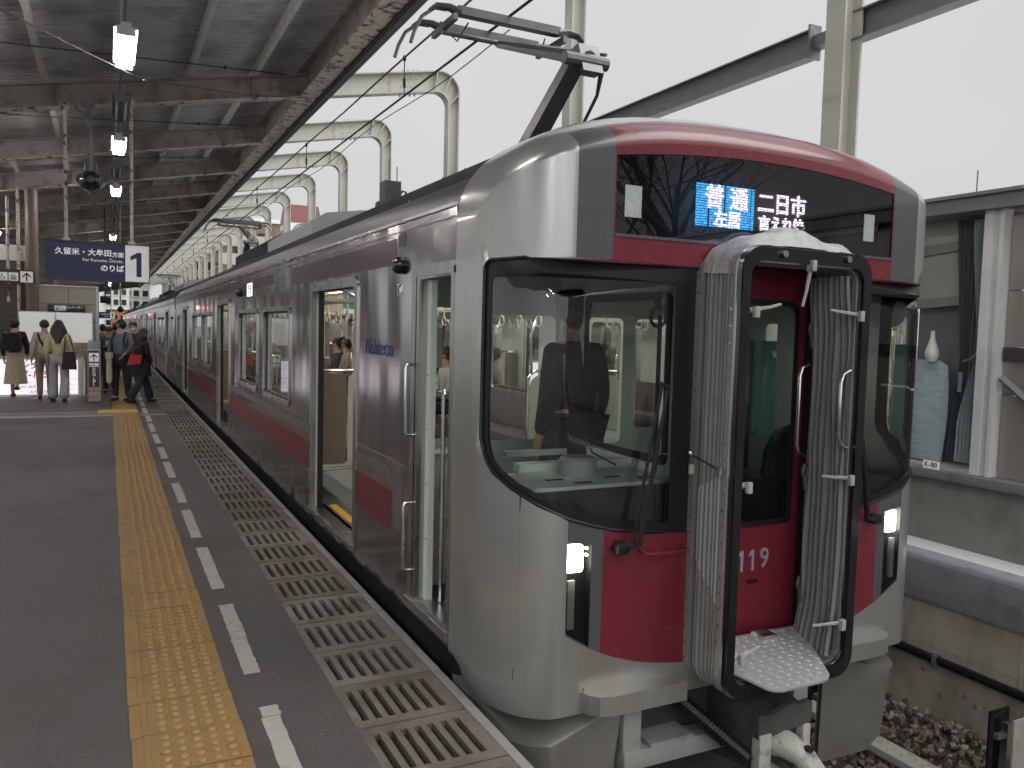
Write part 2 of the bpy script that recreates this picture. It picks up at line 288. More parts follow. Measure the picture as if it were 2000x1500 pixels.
def obj(name, mb, mats, parent=None, base=None, smooth=35, fix=True):
    """one mesh object; mb is in world coordinates; a top-level one gets its origin at base"""
    b = base_of(parent) if parent is not None else Vector(base if base is not None else (0,0,0))
    me = bpy.data.meshes.new(name); me.from_pydata([tuple(Vector(v)-b) for v in mb.v], [], mb.f); me.validate()
    for m_ in (mats if isinstance(mats,(list,tuple)) else [mats]): me.materials.append(M[m_] if isinstance(m_,str) else m_)
    for p, k in zip(me.polygons, mb.m): p.material_index = k
    if fix:
        bm = bmesh.new(); bm.from_mesh(me); bmesh.ops.remove_doubles(bm, verts=bm.verts[:], dist=1e-5); bmesh.ops.recalc_face_normals(bm, faces=bm.faces[:]); bm.to_mesh(me); bm.free()
    if smooth:
        for p in me.polygons: p.use_smooth = True
        me.set_sharp_from_angle(angle=R(smooth))
    o = link(name, me, parent)
    if parent is None: o.location = b; BASE[o.name] = b
    return o
def tag(o, label=None, cat=None, group=None, kind=None):
    if label: o['label'] = label
    if cat: o['category'] = cat
    if group: o['group'] = group
    if kind: o['kind'] = kind
    return o
def thing(name, label, cat, loc, group=None):
    o = bpy.data.objects.new(name, None); C.objects.link(o); o.location = loc; o.empty_display_size = .1
    BASE[o.name] = Vector(loc); return tag(o, label, cat, group)
def struct(name, mb, mats, **k): return tag(obj(name, mb, mats, **k), kind='structure')
def dup(o, parent=None, loc=None, label=None):
    c = o.copy(); C.objects.link(c)
    if parent is not None: c.parent = parent
    if loc is not None: c.location = loc
    if label: c['label'] = label
    for ch in list(o.children): dup(ch, c)
    return c
def rr(x0, x1, y0, y1, r, n=5):
    rs = r if isinstance(r,(list,tuple)) else [r]*4; out = []
    for (cx,cy,a0,rad) in ((x1-rs[0],y0+rs[0],-90,rs[0]),(x1-rs[1],y1-rs[1],0,rs[1]),(x0+rs[2],y1-rs[2],90,rs[2]),(x0+rs[3],y0+rs[3],180,rs[3])):
        for i in range(n+1):
            a = R(a0+90*i/n); out.append((cx+rad*math.cos(a), cy+rad*math.sin(a)))
    return out
def inpoly(p, poly):
    x,y = p; c = False; n = len(poly); j = n-1
    for i in range(n):
        xi,yi = poly[i]; xj,yj = poly[j]
        if (yi>y)!=(yj>y) and x < (xj-xi)*(y-yi)/(yj-yi)+xi: c = not c
        j = i
    return c
def cdt(loops, lines, pts, classify, fn, mb, back=None):
    """triangulate a chart: closed loops, open lines, extra points; classify(u,v) -> material index or None"""
    V = []; E = []
    for lp in loops:
        o = len(V); V += [Vector(p) for p in lp]; E += [(o+i, o+(i+1)%len(lp)) for i in range(len(lp))]
    for ln in lines:
        o = len(V); V += [Vector(p) for p in ln]; E += [(o+i, o+i+1) for i in range(len(ln)-1)]
    V += [Vector(p) for p in pts]
    r = delaunay_2d_cdt(V, E, [], 0, 1e-5)
    vs = [fn(p.x,p.y) for p in r[0]]; by = {}
    for f in r[2]:
        c = sum((r[0][i] for i in f), Vector((0,0)))/len(f); k = classify(c.x,c.y)
        if k is not None: by.setdefault(k,[]).append(tuple(f))
    o = len(mb.v); mb.v += [tuple(v) for v in vs]
    for k, fs in by.items():
        for f in fs: mb.f.append(tuple(i+o for i in f)); mb.m.append(k)
    return mb
def text(name, s, size, m_, mtx, parent=None, ext=.0015, align='CENTER', shear=0., sx=1., bold=0., smooth=0):
    cu = bpy.data.curves.new(name, 'FONT'); cu.body = s; cu.size = size; cu.align_x = align; cu.align_y = 'CENTER'
    cu.extrude = ext; cu.shear = shear; cu.offset = bold; cu.resolution_u = 3
    t = bpy.data.objects.new(name, cu); C.objects.link(t); dg = bpy.context.evaluated_depsgraph_get(); dg.update()
    me = bpy.data.meshes.new_from_object(t.evaluated_get(dg)); bpy.data.objects.remove(t); bpy.data.curves.remove(cu)
    b = base_of(parent) if parent is not None else Vector((0,0,0))
    me.transform(Matrix.Translation(-b) @ mtx @ Matrix.Diagonal((sx,1,1,1))); me.materials.clear(); me.materials.append(M[m_] if isinstance(m_,str) else m_)
    return link(name, me, parent)
def one(size):                       # a figure 1 with its flag, centred
    s = size; return [(.10*s,-.36*s),(.10*s,.36*s),(-.01*s,.36*s),(-.20*s,.24*s),(-.20*s,.12*s),(-.04*s,.20*s),(-.04*s,-.36*s)]
def at_front(x, y, z): return Matrix.Translation((x,y,z)) @ Matrix.Rotation(R(90),4,'X')                # reads from -Y
def at_side(x, y, z): return Matrix(((0,0,-1,x),(-1,0,0,y),(0,1,0,z),(0,0,0,1)))                          # reads from -X
# ------------------------------------------------------------------ ground, platform
XC, YF, W = 2.867, 3.005, 1.358
mb = MB(); mb.box(-400,400,-200,700,-1.9,-1.45); struct('ground', mb, mat('far_ground', (.16,.155,.145), .9, bump=.2))
mb = MB(); mb.box(1.15,5.70,-30,260,-1.449,-1.28); struct('track_bed', mb, mat('track_bed', (.075,.062,.05), .95, var=.4, vs=20, bump=.8, bs=50))
mb = MB()
mb.box(-9,.91,-14,260,-.35,0); mb.box(.91,1.385,-14,260,-.35,-.035); mb.box(-9,1.25,-14,260,-1.445,-.352)
struct('platform', mb, 'asphalt', smooth=0)
# coping: drain blocks with open slots, a bar between slots and a solid cross bar
mb = MB(); rng = random.Random(3); y = 1.02
while y < 75:
    p = .425; bi = len(mb.f); kind_ = rng.choice((0,0,1,1,2)); dz = rng.uniform(-.0015,.0015); dx = rng.uniform(-.003,.003); t = dz
    mb.box(.91+dx, 1.385+dx, y+.006, y+.065, -.036, t); mb.box(.91+dx, 1.385+dx, y+.36, y+p-.006, -.036, t)
    xs = [.962+.058*k for k in range(7)]; a = .91+dx
    for x in xs: mb.box(a, x-.015+dx, y+.065, y+.36, -.036, t); a = x+.015+dx
    mb.box(a, 1.385+dx, y+.065, y+.36, -.036, t); y += p
    for q in range(bi, len(mb.f)): mb.m[q] = kind_
struct('drain_coping', mb, ['coping','coping_brown','coping_pale'], smooth=0, fix=False)
mb = MB(); mb.box(.912,1.383,1.0,75,-.034,-.028); struct('drain_channel', mb, 'slot')
mb = MB(); mb.box(.91,1.385,-14,1.0,-.034,0); mb.box(.91,1.385,75,260,-.034,0); struct('plain_coping', mb, 'coping', smooth=0)
mb = MB(); y = -14
while y < 260: mb.box(1.388,1.435,y+.004,y+1.25,-.30,.001,bev=.006 if y < 25 else 0); y += 1.254
struct('platform_edge', mb, 'copingedge')
# warning tiles with raised dots and the inner line bar
mb = MB(); rng = random.Random(5); y = .95; k = 0
hem = [(.0165,0),(.0145,.0042),(.010,.007),(.003,.008)]
while y < 17.0:
    d = .308; ox = rng.uniform(-.004,.004); g = .018 if k in (6,9,13) else .007; z = .006+rng.uniform(-.001,.0015)
    mb.box(.068+ox,.481+ox,y+g/2,y+d-g/2,-.01,z); mb.box(.110+ox,.135+ox,y+.004,y+d-.004,0,z+.005,bev=.003)
    for i in range(5):
        for j in range(5):
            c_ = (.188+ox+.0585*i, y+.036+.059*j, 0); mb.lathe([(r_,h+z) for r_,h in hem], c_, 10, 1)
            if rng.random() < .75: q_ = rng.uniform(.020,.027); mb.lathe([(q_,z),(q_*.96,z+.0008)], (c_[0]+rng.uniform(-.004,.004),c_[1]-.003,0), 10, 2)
    y += d; k += 1
struct('tactile_paving', mb, ['tactile','tactile_worn_lit','tactile_dirt_halo'], smooth=50, fix=False)
mb = MB(); mb.box(.07,.48,17.02,75,-.01,.007)
for i in range(4): mb.box(.12+.085*i,.15+.085*i,17.1,60,0,.012)
struct('tactile_paving_beyond', mb, 'tactile'); 
mb = MB(); mb.box(-.17,.48,16.02,16.55,0,.013); struct('tactile_branch', mb, 'tactile_new')
mb = MB(); rng = random.Random(9)
for y0,y1 in [(1.15,2.15),(2.40,3.395),(3.405,3.50),(3.87,4.325),(4.335,4.435),(4.445,4.90)]+[(5.22+1.33*i,6.24+1.33*i+rng.uniform(-.05,.05)) for i in range(40)]:
    x0 = .568+rng.uniform(-.006,.006); n = 14; L_ = y1-y0
    lft = [(x0+rng.uniform(-.003,.003), y0+L_*i/n) for i in range(n+1)]; rgt = [(x0+.076+rng.uniform(-.003,.003), y0+L_*i/n) for i in range(n+1)]
    mb.prism(lft[::-1][::-1]+rgt[::-1], lambda u,v,k: (u,v,.0005+.0035*k))
struct('platform_markings', mb, 'whitepaint', smooth=0)
mb = MB()
for y0,y1,x0,x1 in [(15.55,15.72,-9,.07),(15.78,15.86,-9,.07),(15.55,15.72,.5,.93),(16.1,16.16,-9,-.17),(16.32,16.36,-9,-.17)]: mb.box(x0,x1,y0,y1,0,.005)
struct('expansion_joint', mb, mat('joint_strip', (.33,.30,.25), .6, var=.3, vs=6))
mb = MB(); mb.box(-9,.07,15.72,15.78,0,.004); mb.box(.5,.93,15.72,15.78,0,.004); struct('joint_gap', mb, 'slot')
# rails and sleepers
mb = MB()
for x in (XC-.5335, XC+.5335, ): mb.box(x-.033,x+.033,-30,260,-1.12,-1.09); mb.box(x-.008,x+.008,-30,260,-1.24,-1.12); mb.box(x-.06,x+.06,-30,260,-1.26,-1.235)
struct('rails', mb, 'steel_rail')
mb = MB()
for i in range(60): mb.box(XC-1.0,XC+1.0,-3+.6*i,-2.78+.6*i,-1.34,-1.25,bev=.01)
struct('sleepers', mb, 'concrete')
# loose stone
def stones(rng, n, box, s0, s1):
    mb = MB(); x0,x1,y0,y1,z = box
    for i in range(n):
        x = rng.uniform(x0,x1); y = rng.uniform(y0,y1); s = rng.uniform(s0,s1)
        dirs = [Vector((rng.gauss(0,1),rng.gauss(0,1),rng.gauss(0,1))).normalized()*rng.uniform(.7,1.15) for _ in range(9)]
        bm = bmesh.new()
        for d in dirs: bm.verts.new(d)
        bmesh.ops.convex_hull(bm, input=bm.verts[:]); bm.verts.ensure_lookup_table()
        loose = [v for v in bm.verts if not v.link_faces]
        for v in loose: bm.verts.remove(v)
        bm.verts.index_update(); c = Vector((x,y,z+rng.uniform(-.3,.6)*s+.06*max(0,(x-4.95))))
        mi = rng.choice((0,0,1,2,3))
        mb.add([c+v.co*s*.75 for v in bm.verts], [tuple(v.index for v in f.verts) for f in bm.faces], mi); bm.free()
    return mb
st = [mat('stone_%s'%n, c, .85, var=.25, vs=30, bump=.4, bs=90) for n,c in (('brown',(.17,.125,.09)),('grey',(.20,.185,.165)),('pale',(.33,.30,.26)),('rust',(.12,.075,.05)))]
rng = random.Random(11)
mb = stones(rng, 2300, (4.15,5.66,2.6,5.6,-1.26), .022, .055); m2 = stones(rng, 700, (2.0,4.3,2.2,3.6,-1.28), .02,.045); o_ = len(mb.v); mb.v += m2.v; mb.f += [tuple(i+o_ for i in f) for f in m2.f]; mb.m += m2.m
tag(obj('ballast', mb, st, smooth=0, fix=False), 'loose brown and grey track ballast beside the rails', 'ballast', kind='stuff')
# ------------------------------------------------------------------ right-hand wall, billboard, street behind
XW = 5.67
def wall_board(): 
    mb = MB()
    for i in range(6): mb.box(XW+.002*(i%2), XW+.22, -16, 60, -1.5+.2*i+(.002 if i else 0), -1.3+.2*i if i < 5 else -.36)
    for y in (3.3,6.9,10.5,-.3,-4): mb.box(XW-.004,XW+.0,y,y+.02,-1.3,-.4)
    return mb
t = thing('retaining_wall', 'stained board-marked concrete wall with a blue grey cap along the track', 'wall', (XW,4,-1.28))
obj('wall', wall_board(), 'concrete', t, smooth=0)
mb = MB(); mb.box(XW-.03,XW+.30,-16,60,-.359,-.045,bev=.012); obj('cap', mb, 'concrete_cap', t)
mb = MB()
for yy,zz in ((3.7,-.98),(3.62,-1.02),(4.05,-.9),(3.35,-1.05),(3.9,-1.05)): mb.lathe([(.018,-.004),(.02,0),(.012,.001)], (XW,yy,zz), 10, axis='x')
obj('bolt_hole', mb, 'concrete_cap', t)
mb = MB()
for i in range(24): mb.box(XW-.075,XW,1.2+.9*i,1.235+.9*i,-.83,-.735,bev=.004)
obj('cable_bracket', mb, 'galv', t)
mb = MB(); mb.tube([(XW-.04,-10+.8*i,-.77-.012*math.sin(i*1.3)) for i in range(60)], .028, 8)
mb.tube([(XW-.035,-10+.8*i,-.805-.012*math.sin(i*1.3+.4)) for i in range(60)], .017, 6)
tag(obj('trackside_cable', mb, 'black', base=(XW,4,-.8)), 'thick black cable clipped along the concrete wall', 'cable')
mb = MB(); mb.box(XW+.30,60,-60,160,-.9,-.12); struct('street', mb, mat('street_paving', (.62,.61,.60), .8, var=.08, vs=1))
mb = MB(); mb.box(6.6,9.5,-60,160,-.12,-.116); struct('street_road', mb, mat('street_road', (.42,.42,.41), .8, var=.2, vs=.6))
# grey panel wall above the gap
t = thing('panel_fence', 'brown steel panel wall with a grey lower apron above the track wall', 'wall', (XW+.2,3,.1))
mb = MB(); mb.box(XW+.06,XW+.16,-16,60,.095,.60); obj('apron_panel', mb, mat('apron_grey', (.37,.36,.345), .6, var=.12, vs=2, dirt=((.22,.21,.195),3,.5,.8)), t)
mb = MB(); mb.box(XW-.05,XW+.22,-16,60,.603,.672,bev=.006); obj('ledge', mb, 'concrete_cap', t)
pm = mat('brown_panel_steel', (.36,.32,.29), .42, .3, var=.1, vs=1.5, stretch=(1,1,.5))
for zi,(z0,z1) in enumerate(((.675,1.27),(1.29,1.515),(1.62,2.02),(2.03,2.56))):
    mb = MB()
    for y0,y1 in ((-16,.4),(.42,3.63),(4.52,9.4),(9.42,60)): mb.box(XW+.10,XW+.15,y0,y1,z0,z1)
    obj('panel', mb, pm, t)
mb = MB(); mb.box(XW+.08,XW+.16,-16,3.63,1.517,1.618); mb.box(XW+.08,XW+.16,4.52,60,1.517,1.618); obj('rail_strip', mb, mat('dark_rail', (.05,.05,.052), .5), t)
mb = MB(); mb.tube([(XW+.06,3.62,1.40),(XW+.06,2.8,.76)], .028, 4); obj('brace', mb, 'galv', t)
mb = MB(); mb.box(XW-.06,XW+.35,-16,60,2.60,2.70); mb.box(XW-.10,XW+.40,-16,60,2.70,2.725); obj('coping', mb, mat('fascia_grey', (.20,.205,.205), .5, var=.1), t)
for y in (-1,0,1.2,2.4,6.3,8.2): 
    mb = MB(); mb.box(XW+.16,XW+.30,y,y+.14,-.04,2.60); obj('post', mb, 'galv', t)
mb = MB(); mb.tube([(XW+.1,3.92,2.72),(XW+.1,3.92,2.92)], .005, 5); obj('lightning_spike', mb, 'galv', t)
# the K-80 billboard: a framed picture panel of a curtained room with armchair and vase, modelled in shallow relief
t = thing('billboard', 'framed trackside billboard of a curtained room with a blue armchair and a white vase', 'billboard', (XW,4.0,.672))
x0 = XW+.02
mb = MB(); mb.box(x0+.30,x0+.32,3.68,4.50,.675,2.60); obj('back_panel', mb, mat('room_wall_dark', (.15,.165,.18), .5, var=.15, vs=2), t)
mb = MB(); mb.box(x0,x0+.10,3.645,3.675,.675,2.60); mb.box(x0,x0+.10,3.725,3.79,.675,2.60); obj('frame_post', mb, mat('white_frame', (.75,.75,.74), .4), t)
mb = MB(); mb.box(x0+.02,x0+.08,3.675,3.725,.675,2.60); obj('frame_web', mb, 'purlin', t)
mb = MB(); mb.box(x0-.015,x0+.30,3.79,4.50,.673,.69); obj('picture_floor', mb, mat('room_floor', (.42,.41,.35), .5, var=.1), t)
mb = MB(); mb.prism([(3.98,2.60),(4.50,2.60),(4.50,1.98),(3.96,2.02)], lambda u,v,k: (x0+.24+.05*k,u,v)); obj('picture_ceiling', mb, mat('room_ceiling', (.40,.41,.37), .6), t)
mb = MB()
for a,b_ in (((4.5,2.40),(4.02,2.44)),((4.5,1.98),(3.92,2.02))): mb.prism([a,b_,(b_[0]+.01,b_[1]-.075),(a[0],a[1]-.075)], lambda u,v,k: (x0+.21+.03*k,u,v))
mb.prism([(3.98,2.60),(3.93,2.60),(3.90,2.28),(3.96,2.22),(4.02,2.22)], lambda u,v,k: (x0+.20+.035*k,u,v)); obj('picture_beam', mb, mat('room_beam', (.24,.245,.225), .6), t)
mb = MB()
def curt(u,v):
    z = .74+v*1.82; w_ = .04+.14*min(1,abs(z-1.55)/.5)**.7 if z < 1.55 else .05+.10*min(1,(z-1.55)/.9)
    yl = 3.77+ (.06 if z<1.55 else .02)*0; return (x0+.10+.018*math.sin(u*38)+.03*v, 3.80+u*w_+ .0*yl, z)
mb.grid(60,24,curt); obj('curtain', mb, mat('blue_grey_curtain', (.33,.385,.42), .8, var=.15, vs=20), t)
mb = MB()
def curt2(u,v):
    z = .78+v*1.80; c = 3.96+.03*math.sin(v*2); w_ = .055+.085*abs(z-1.5)**1.2; return (x0+.17+.015*math.sin(u*30), c+(u-.5)*2*w_*.8+(.06*max(0,1.5-z)), z)
mb.grid(60,24,curt2); obj('dark_curtain', mb, mat('charcoal_curtain', (.085,.09,.105), .85, var=.2, vs=20), t)
mb = MB(); mb.tube([(x0+.09,3.83,1.58),(x0+.08,3.89,1.52),(x0+.10,3.96,1.50)], .010, 6); mb.lathe([(.012,.02),(.017,0),(.014,-.10),(.019,-.13),(.013,-.13)], (x0+.1,3.975,1.40), 8); obj('tieback_tassel', mb, mat('tassel', (.20,.22,.25), .7), t)
mb = MB()
def chair(u,v):
    y = 4.17+.35*u; r = .05; z = .70+.80*v - (.04*max(0,1-u*6)**2 if v>.8 else 0); bulge = .12*(math.sin(math.pi*min(1,max(0,u*1.0+.0001)))**.3)*(math.sin(math.pi*(.06+.9*v))**.35)
    return (x0+.22-bulge, y-.035*math.sin(math.pi*v*.9)*(u<.2), z)
mb.grid(24,30,chair); mb.box(x0+.19,x0+.23,4.19,4.5,.70,1.46); obj('armchair', mb, mat('blue_slub_fabric', (.40,.49,.53), .85, var=.45, vs=26, stretch=(1,.35,2.6)), t)
mb = MB(); mb.lathe([(.036,1.49),(.052,1.53),(.05,1.57),(.03,1.63),(.016,1.68),(.015,1.73)], (x0+.12,4.235,0), 16); obj('vase', mb, mat('white_vase', (.75,.73,.67), .4), t)
mb = MB(); mb.box(x0-.06,x0-.052,3.99,4.125,.675,.735); pl = obj('number_plate', mb, 'signwhite', t); text('plate_lettering','K-80',.055,'textdark',at_side(x0-.062,4.058,.705),pl)
# low board at the track end of the wall
t = thing('track_board', 'black edged board on bare steel angles standing in the ballast', 'board', (4.72,2.85,-1.25))
mb = MB(); mb.box(4.595,4.775,2.835,2.85,-1.27,-.50,bev=.004); obj('board', mb, 'blackgloss', t)
mb = MB(); mb.box(4.66,4.70,2.77,2.81,-1.3,-.56); mb.box(4.86,4.90,2.72,2.76,-1.3,-.52); obj('steel_angle', mb, 'chrome', t)
mb = MB(); mb.box(4.715,4.85,2.765,2.78,-1.2,-.55,bev=.003); obj('white_panel', mb, 'whitepaint', t)
mb = MB(); mb.box(4.62,4.88,2.80,2.83,-.66,-.63); mb.box(4.62,4.88,2.80,2.83,-1.1,-1.07); obj('crossbar', mb, 'galv', t)
mb = MB(); mb.box(4.71,4.87,2.2,7,-1.20,-1.145,bev=.004)
for i in range(60):
    for j in range(4): a = .6 if (i+j)%2 else -.6; c_ = Vector((4.735+.037*j,2.25+.08*i,-1.143)); d_ = Vector((math.sin(a),math.cos(a),0))*.022; mb.tube([c_-d_,c_+d_],.004,4)
tag(obj('trough_cover', mb, mat('worn_white_plate', (.50,.49,.44), .5, var=.12, dirt=((.2,.17,.13),6,.55,.8)), base=(4.79,3.6,-1.2)), 'worn white chequer plate cover laid along the ballast', 'trough cover')
# pale car glimpsed through the gap above the wall
t = thing('parked_car', 'pale car on the street glimpsed through the gap above the concrete wall', 'car', (7.6,4.2,-.12))
prof = [(0,.25),(0,.62),(.12,.78),(.95,.90),(1.55,1.32),(2.7,1.38),(3.4,1.0),(3.9,.92),(3.98,.6),(3.95,.25)]
mb = MB(); mb.prism(prof, lambda u,v,k: (6.8+1.6*k, 3.0+u, -.12+v)); obj('body', mb, mat('car_paint', (.62,.64,.66), .25, .2, coat=.6), t)
mb = MB(); mb.prism([(1.05,.92),(1.58,1.26),(2.65,1.32),(3.25,1.0)], lambda u,v,k: (6.785+1.63*k, 3.0+u, -.12+v)); obj('side_glass', mb, 'blackgloss', t)
mb = MB(); mb.add([(6.88,3.93,.80),(8.32,3.93,.80),(8.25,4.52,1.19),(6.95,4.52,1.19)],[(0,1,2,3)]); mb.add([(6.88,3.94,.785),(8.32,3.94,.785),(8.25,4.53,1.175),(6.95,4.53,1.175)],[(0,3,2,1)]); obj('windscreen', mb, 'blackgloss', t)
for yy in (3.75,6.2):
    for xx in (6.86,8.2): mb = MB(); mb.lathe([(.31,-.09),(.32,0),(.31,.09)],(xx+.07,yy,.20),18,axis='x'); obj('wheel', mb, 'black', t)
t = thing('traffic_pole', 'orange street post glimpsed beyond the concrete wall', 'post', (9.6,6.6,-.12))
mb = MB(); mb.lathe([(.05,0),(.05,.03),(.04,.05),(.035,.65),(.03,.7)],(9.6,6.6,-.12),12); obj('post', mb, mat('orange_plastic', (.75,.16,.04), .5), t)
mb = MB(); mb.lathe([(.038,.45),(.0375,.55)],(9.6,6.6,-.12),12); obj('reflective_band', mb, 'whiteenamel', t)
# ------------------------------------------------------------------ portal frames and the canopy they carry
PY = [5.06,9.55,13.85,17.75,21.4,25.1]+[28.9+3.7*i for i in range(20)]
SL = .19; XO = 5.69
def zt(x): return 6.22-SL*(5.3-x)          # top line of the raking beam
def portal(y):
    t = thing('portal_frame', 'x', 'portal frame', (XO-.17,y,-1.3), 'cream portal frames over the track')
    ro, dep = .36, .36
    def arc(r, n=9):
        # corner: centre so that the outer edges x = XO and the raking top line are both tangent
        th = math.atan(SL); cx = XO-ro; zc = zt(cx) - ro/math.cos(th) ; out = []
        for i in range(n+1):
            a = (math.pi/2+th)*i/n; out.append((cx+r*math.cos(a), zc+r*math.sin(a)))
        return out
    oc, ic = arc(ro), arc(ro-dep if ro>dep else .04)
    th = math.atan(SL); cx = XO-ro; zc = zt(cx)-ro/math.cos(th); ri = .07
    # outer and inner edge lines (inner with its own small fillet)
    xi = XO-.215; dz = dep/math.cos(th); fi = .22
    icx = xi-fi; izc = zt(icx)-dz-fi/math.cos(th); ic = [(icx+fi*math.cos((math.pi/2+th)*i/9), izc+fi*math.sin((math.pi/2+th)*i/9)) for i in range(10)]
    tf = .022
    def strip(mb, a, b, y0, y1):
        n = len(a)
        for i in range(n-1):
            vs = [(a[i][0],y0,a[i][1]),(a[i+1][0],y0,a[i+1][1]),(b[i+1][0],y0,b[i+1][1]),(b[i][0],y0,b[i][1])]; vs += [(p[0],y1,p[2]) for p in vs]
            mb.add(vs, [(0,1,2,3),(7,6,5,4),(0,4,5,1),(1,5,6,2),(2,6,7,3),(3,7,4,0)])
    def inset(pts, d, last, first):
        out = []
        for i,p in enumerate(pts):
            a = pts[max(i-1,0)]; b = pts[min(i+1,len(pts)-1)]; tx,tz = b[0]-a[0], b[1]-a[1]; l_ = math.hypot(tx,tz); out.append((p[0]-tz/l_*d, p[1]+tx/l_*d))
        return out
    fw = .10
    col_o = [(XO,-1.3),(XO,2.0),oc[0]]; col_i = [(xi,-1.3),(xi,2.0),ic[0]]
    mb = MB(); strip(mb, col_o, inset(col_o,tf,0,0), y-fw, y+fw); strip(mb, inset(col_i,-tf,0,0), col_i, y-fw, y+fw); strip(mb, inset(col_o,tf-.001,0,0), inset(col_i,-tf+.001,0,0), y-.008, y+.008)
    mb.box(XO-.34,XO+.02,y-.18,y+.18,-1.3,-1.26)
    obj('column', mb, 'portal', t, smooth=30)
    xe = 3.02; bo = oc+[(xe,zt(xe))]; bi = ic+[(xe,zt(xe)-dz)]
    mb = MB(); strip(mb, bo, inset(bo,tf,0,0), y-fw, y+fw); strip(mb, inset(bi,-tf,0,0), bi, y-fw, y+fw); strip(mb, inset(bo,tf-.001,0,0), inset(bi,-tf+.001,0,0), y-.008, y+.008)
    # stiffeners across the knee
    for p,q in ((oc[0],ic[0]),(oc[5],ic[5]),(oc[-1],ic[-1])):
        d_ = Vector((q[0]-p[0],q[1]-p[1])).normalized(); nrm = Vector((-d_.y,d_.x))*.007; a = Vector(p)+d_*tf; b = Vector(q)-d_*tf
        mb.prism([tuple(a+nrm),tuple(b+nrm),tuple(b-nrm),tuple(a-nrm)], lambda u,v,k: (u, y-.1+.2*k, v))
    obj('beam', mb, 'portal', t, smooth=30)
    mb = MB(); xs_ = 4.62
    for k in range(4):
        for e in (0,1):
            xx = xs_+.09*k; z_ = zt(xx) if e==0 else zt(xx)-dz
            for yy in (-.08,.08): mb.lathe([(.016,0),(.016,.03 if e==0 else -.03)],(xx,y+yy,z_),6)
        for q in (.11,.24): mb.lathe([(.016,-.012),(.016,.012)],(xs_+.09*k, y-.018, zt(xs_+.09*k)-q),6,axis='y')
    mb.add([(xs_-.06,y-.012,zt(xs_-.06)-.05),(xs_+.33,y-.012,zt(xs_+.33)-.05),(xs_+.33,y-.012,zt(xs_+.33)-.32),(xs_-.06,y-.012,zt(xs_-.06)-.32)],[(0,1,2,3)])
    mb.add([(xs_-.06,y-.0085,zt(xs_-.06)-.05),(xs_+.33,y-.0085,zt(xs_+.33)-.05),(xs_+.33,y-.0085,zt(xs_+.33)-.32),(xs_-.06,y-.0085,zt(xs_-.06)-.32)],[(3,2,1,0)])
    obj('splice_plate', mb, 'portal', t, smooth=0)
    # the same beam runs on under the canopy, painted brown
    ra = [(3.0,zt(3.0)),(-7,zt(-7))]; rb = [(3.0,zt(3.0)-dz),(-7,zt(-7)-dz)]
    mb = MB(); strip(mb, ra, inset(ra,tf,0,0), y-fw, y+fw); strip(mb, inset(ra,tf-.001,0,0), inset(rb,-tf+.001,0,0), y-.008, y+.008)
    for k in range(7): xx = 2.1-1.4*k; mb.box(xx-.006,xx+.006,y-.1,y-.0085,zt(xx)-dz+.03,zt(xx)-.03)
    obj('rafter', mb, 'rafter', t, smooth=30)
    mb = MB(); strip(mb, inset(rb,-tf,0,0), rb, y-fw, y+fw); obj('lower_flange', mb, 'flange', t, smooth=30)
    return t
P0 = portal(PY[2]); PF = {}
ordn = ['first','second','third','fourth','fifth','sixth','seventh','eighth','ninth','tenth']
for i,y in enumerate(PY):
    o = P0 if i == 2 else dup(P0, loc=(XO-.17,y,-1.3+(.45 if i == 1 else .2 if i == 0 else 0))); PF[i] = o
    o['label'] = ('far cream portal frame, among those merging above the distant cars' if i > 9 else
      ['rusty cream post rising out of frame beside the grey girder joint, nearest portal','cream portal whose post rises right behind the big pantograph head','nearest portal frame whose whole rounded knee shows above the train roof'][i] if i < 3 else
      'cream portal frame, %s full knee counted away from the nose along the train' % ordn[i-2])
t = thing('longitudinal_girder', 'grey galvanised girder of two lengths sloping over the nose to the nearest cream post', 'girder', (5.72,5.3,4.3))
for y0,y1 in ((1.0,5.14),(5.52,34)):
    mb = MB(); mb.box(5.66,5.79,y0,y1,4.405,4.42); mb.box(5.715,5.73,y0,y1,4.19,4.406); mb.box(5.66,5.79,y0,y1,4.175,4.19)
    yy = y1 if y0 < 5 else y0; mb.box(5.655,5.795,yy-.012,yy+.012,4.16,4.46); obj('beam_length', mb, 'galv', t)
mb = MB(); mb.box(5.69,5.80,5.14,5.52,4.25,4.36); obj('joint_bracket', mb, 'galv', t)
# canopy
t = thing('platform_canopy', 'long dark platform canopy of corrugated sheet on brown steel with a worn cream eave', 'canopy', (0,30,5.2))
CY0, CY1 = -2.0, 100.0
def deckz(x): return zt(x)+.145
mb = MB(); per = .17; n = int((CY1-CY0)/per)
prof = []
for i in range(n):
    y = CY0+i*per; prof += [(y,.0),(y+.10,.0),(y+.118,.038),(y+.155,.038)]
prof.append((CY1,0))
xs = [3.10,1.5,0,-2,-4,-7.5]
vs = [(x,y,deckz(x)+h) for x in xs for y,h in prof]; k = len(prof)
mb.add(vs, [(a*k+i,a*k+i+1,(a+1)*k+i+1,(a+1)*k+i) for a in range(len(xs)-1) for i in range(k-1)])
obj('corrugated_sheet', mb, 'deck', t, smooth=0, fix=False)
mb = MB()
for x in xs[:-1]: pass
mb.add([(3.15,CY0,deckz(3.15)+.05),(-7.5,CY0,deckz(-7.5)+.05),(-7.5,CY1,deckz(-7.5)+.05),(3.15,CY1,deckz(3.15)+.05)],[(0,1,2,3)]); obj('roof_sheet', mb, 'gutter', t)
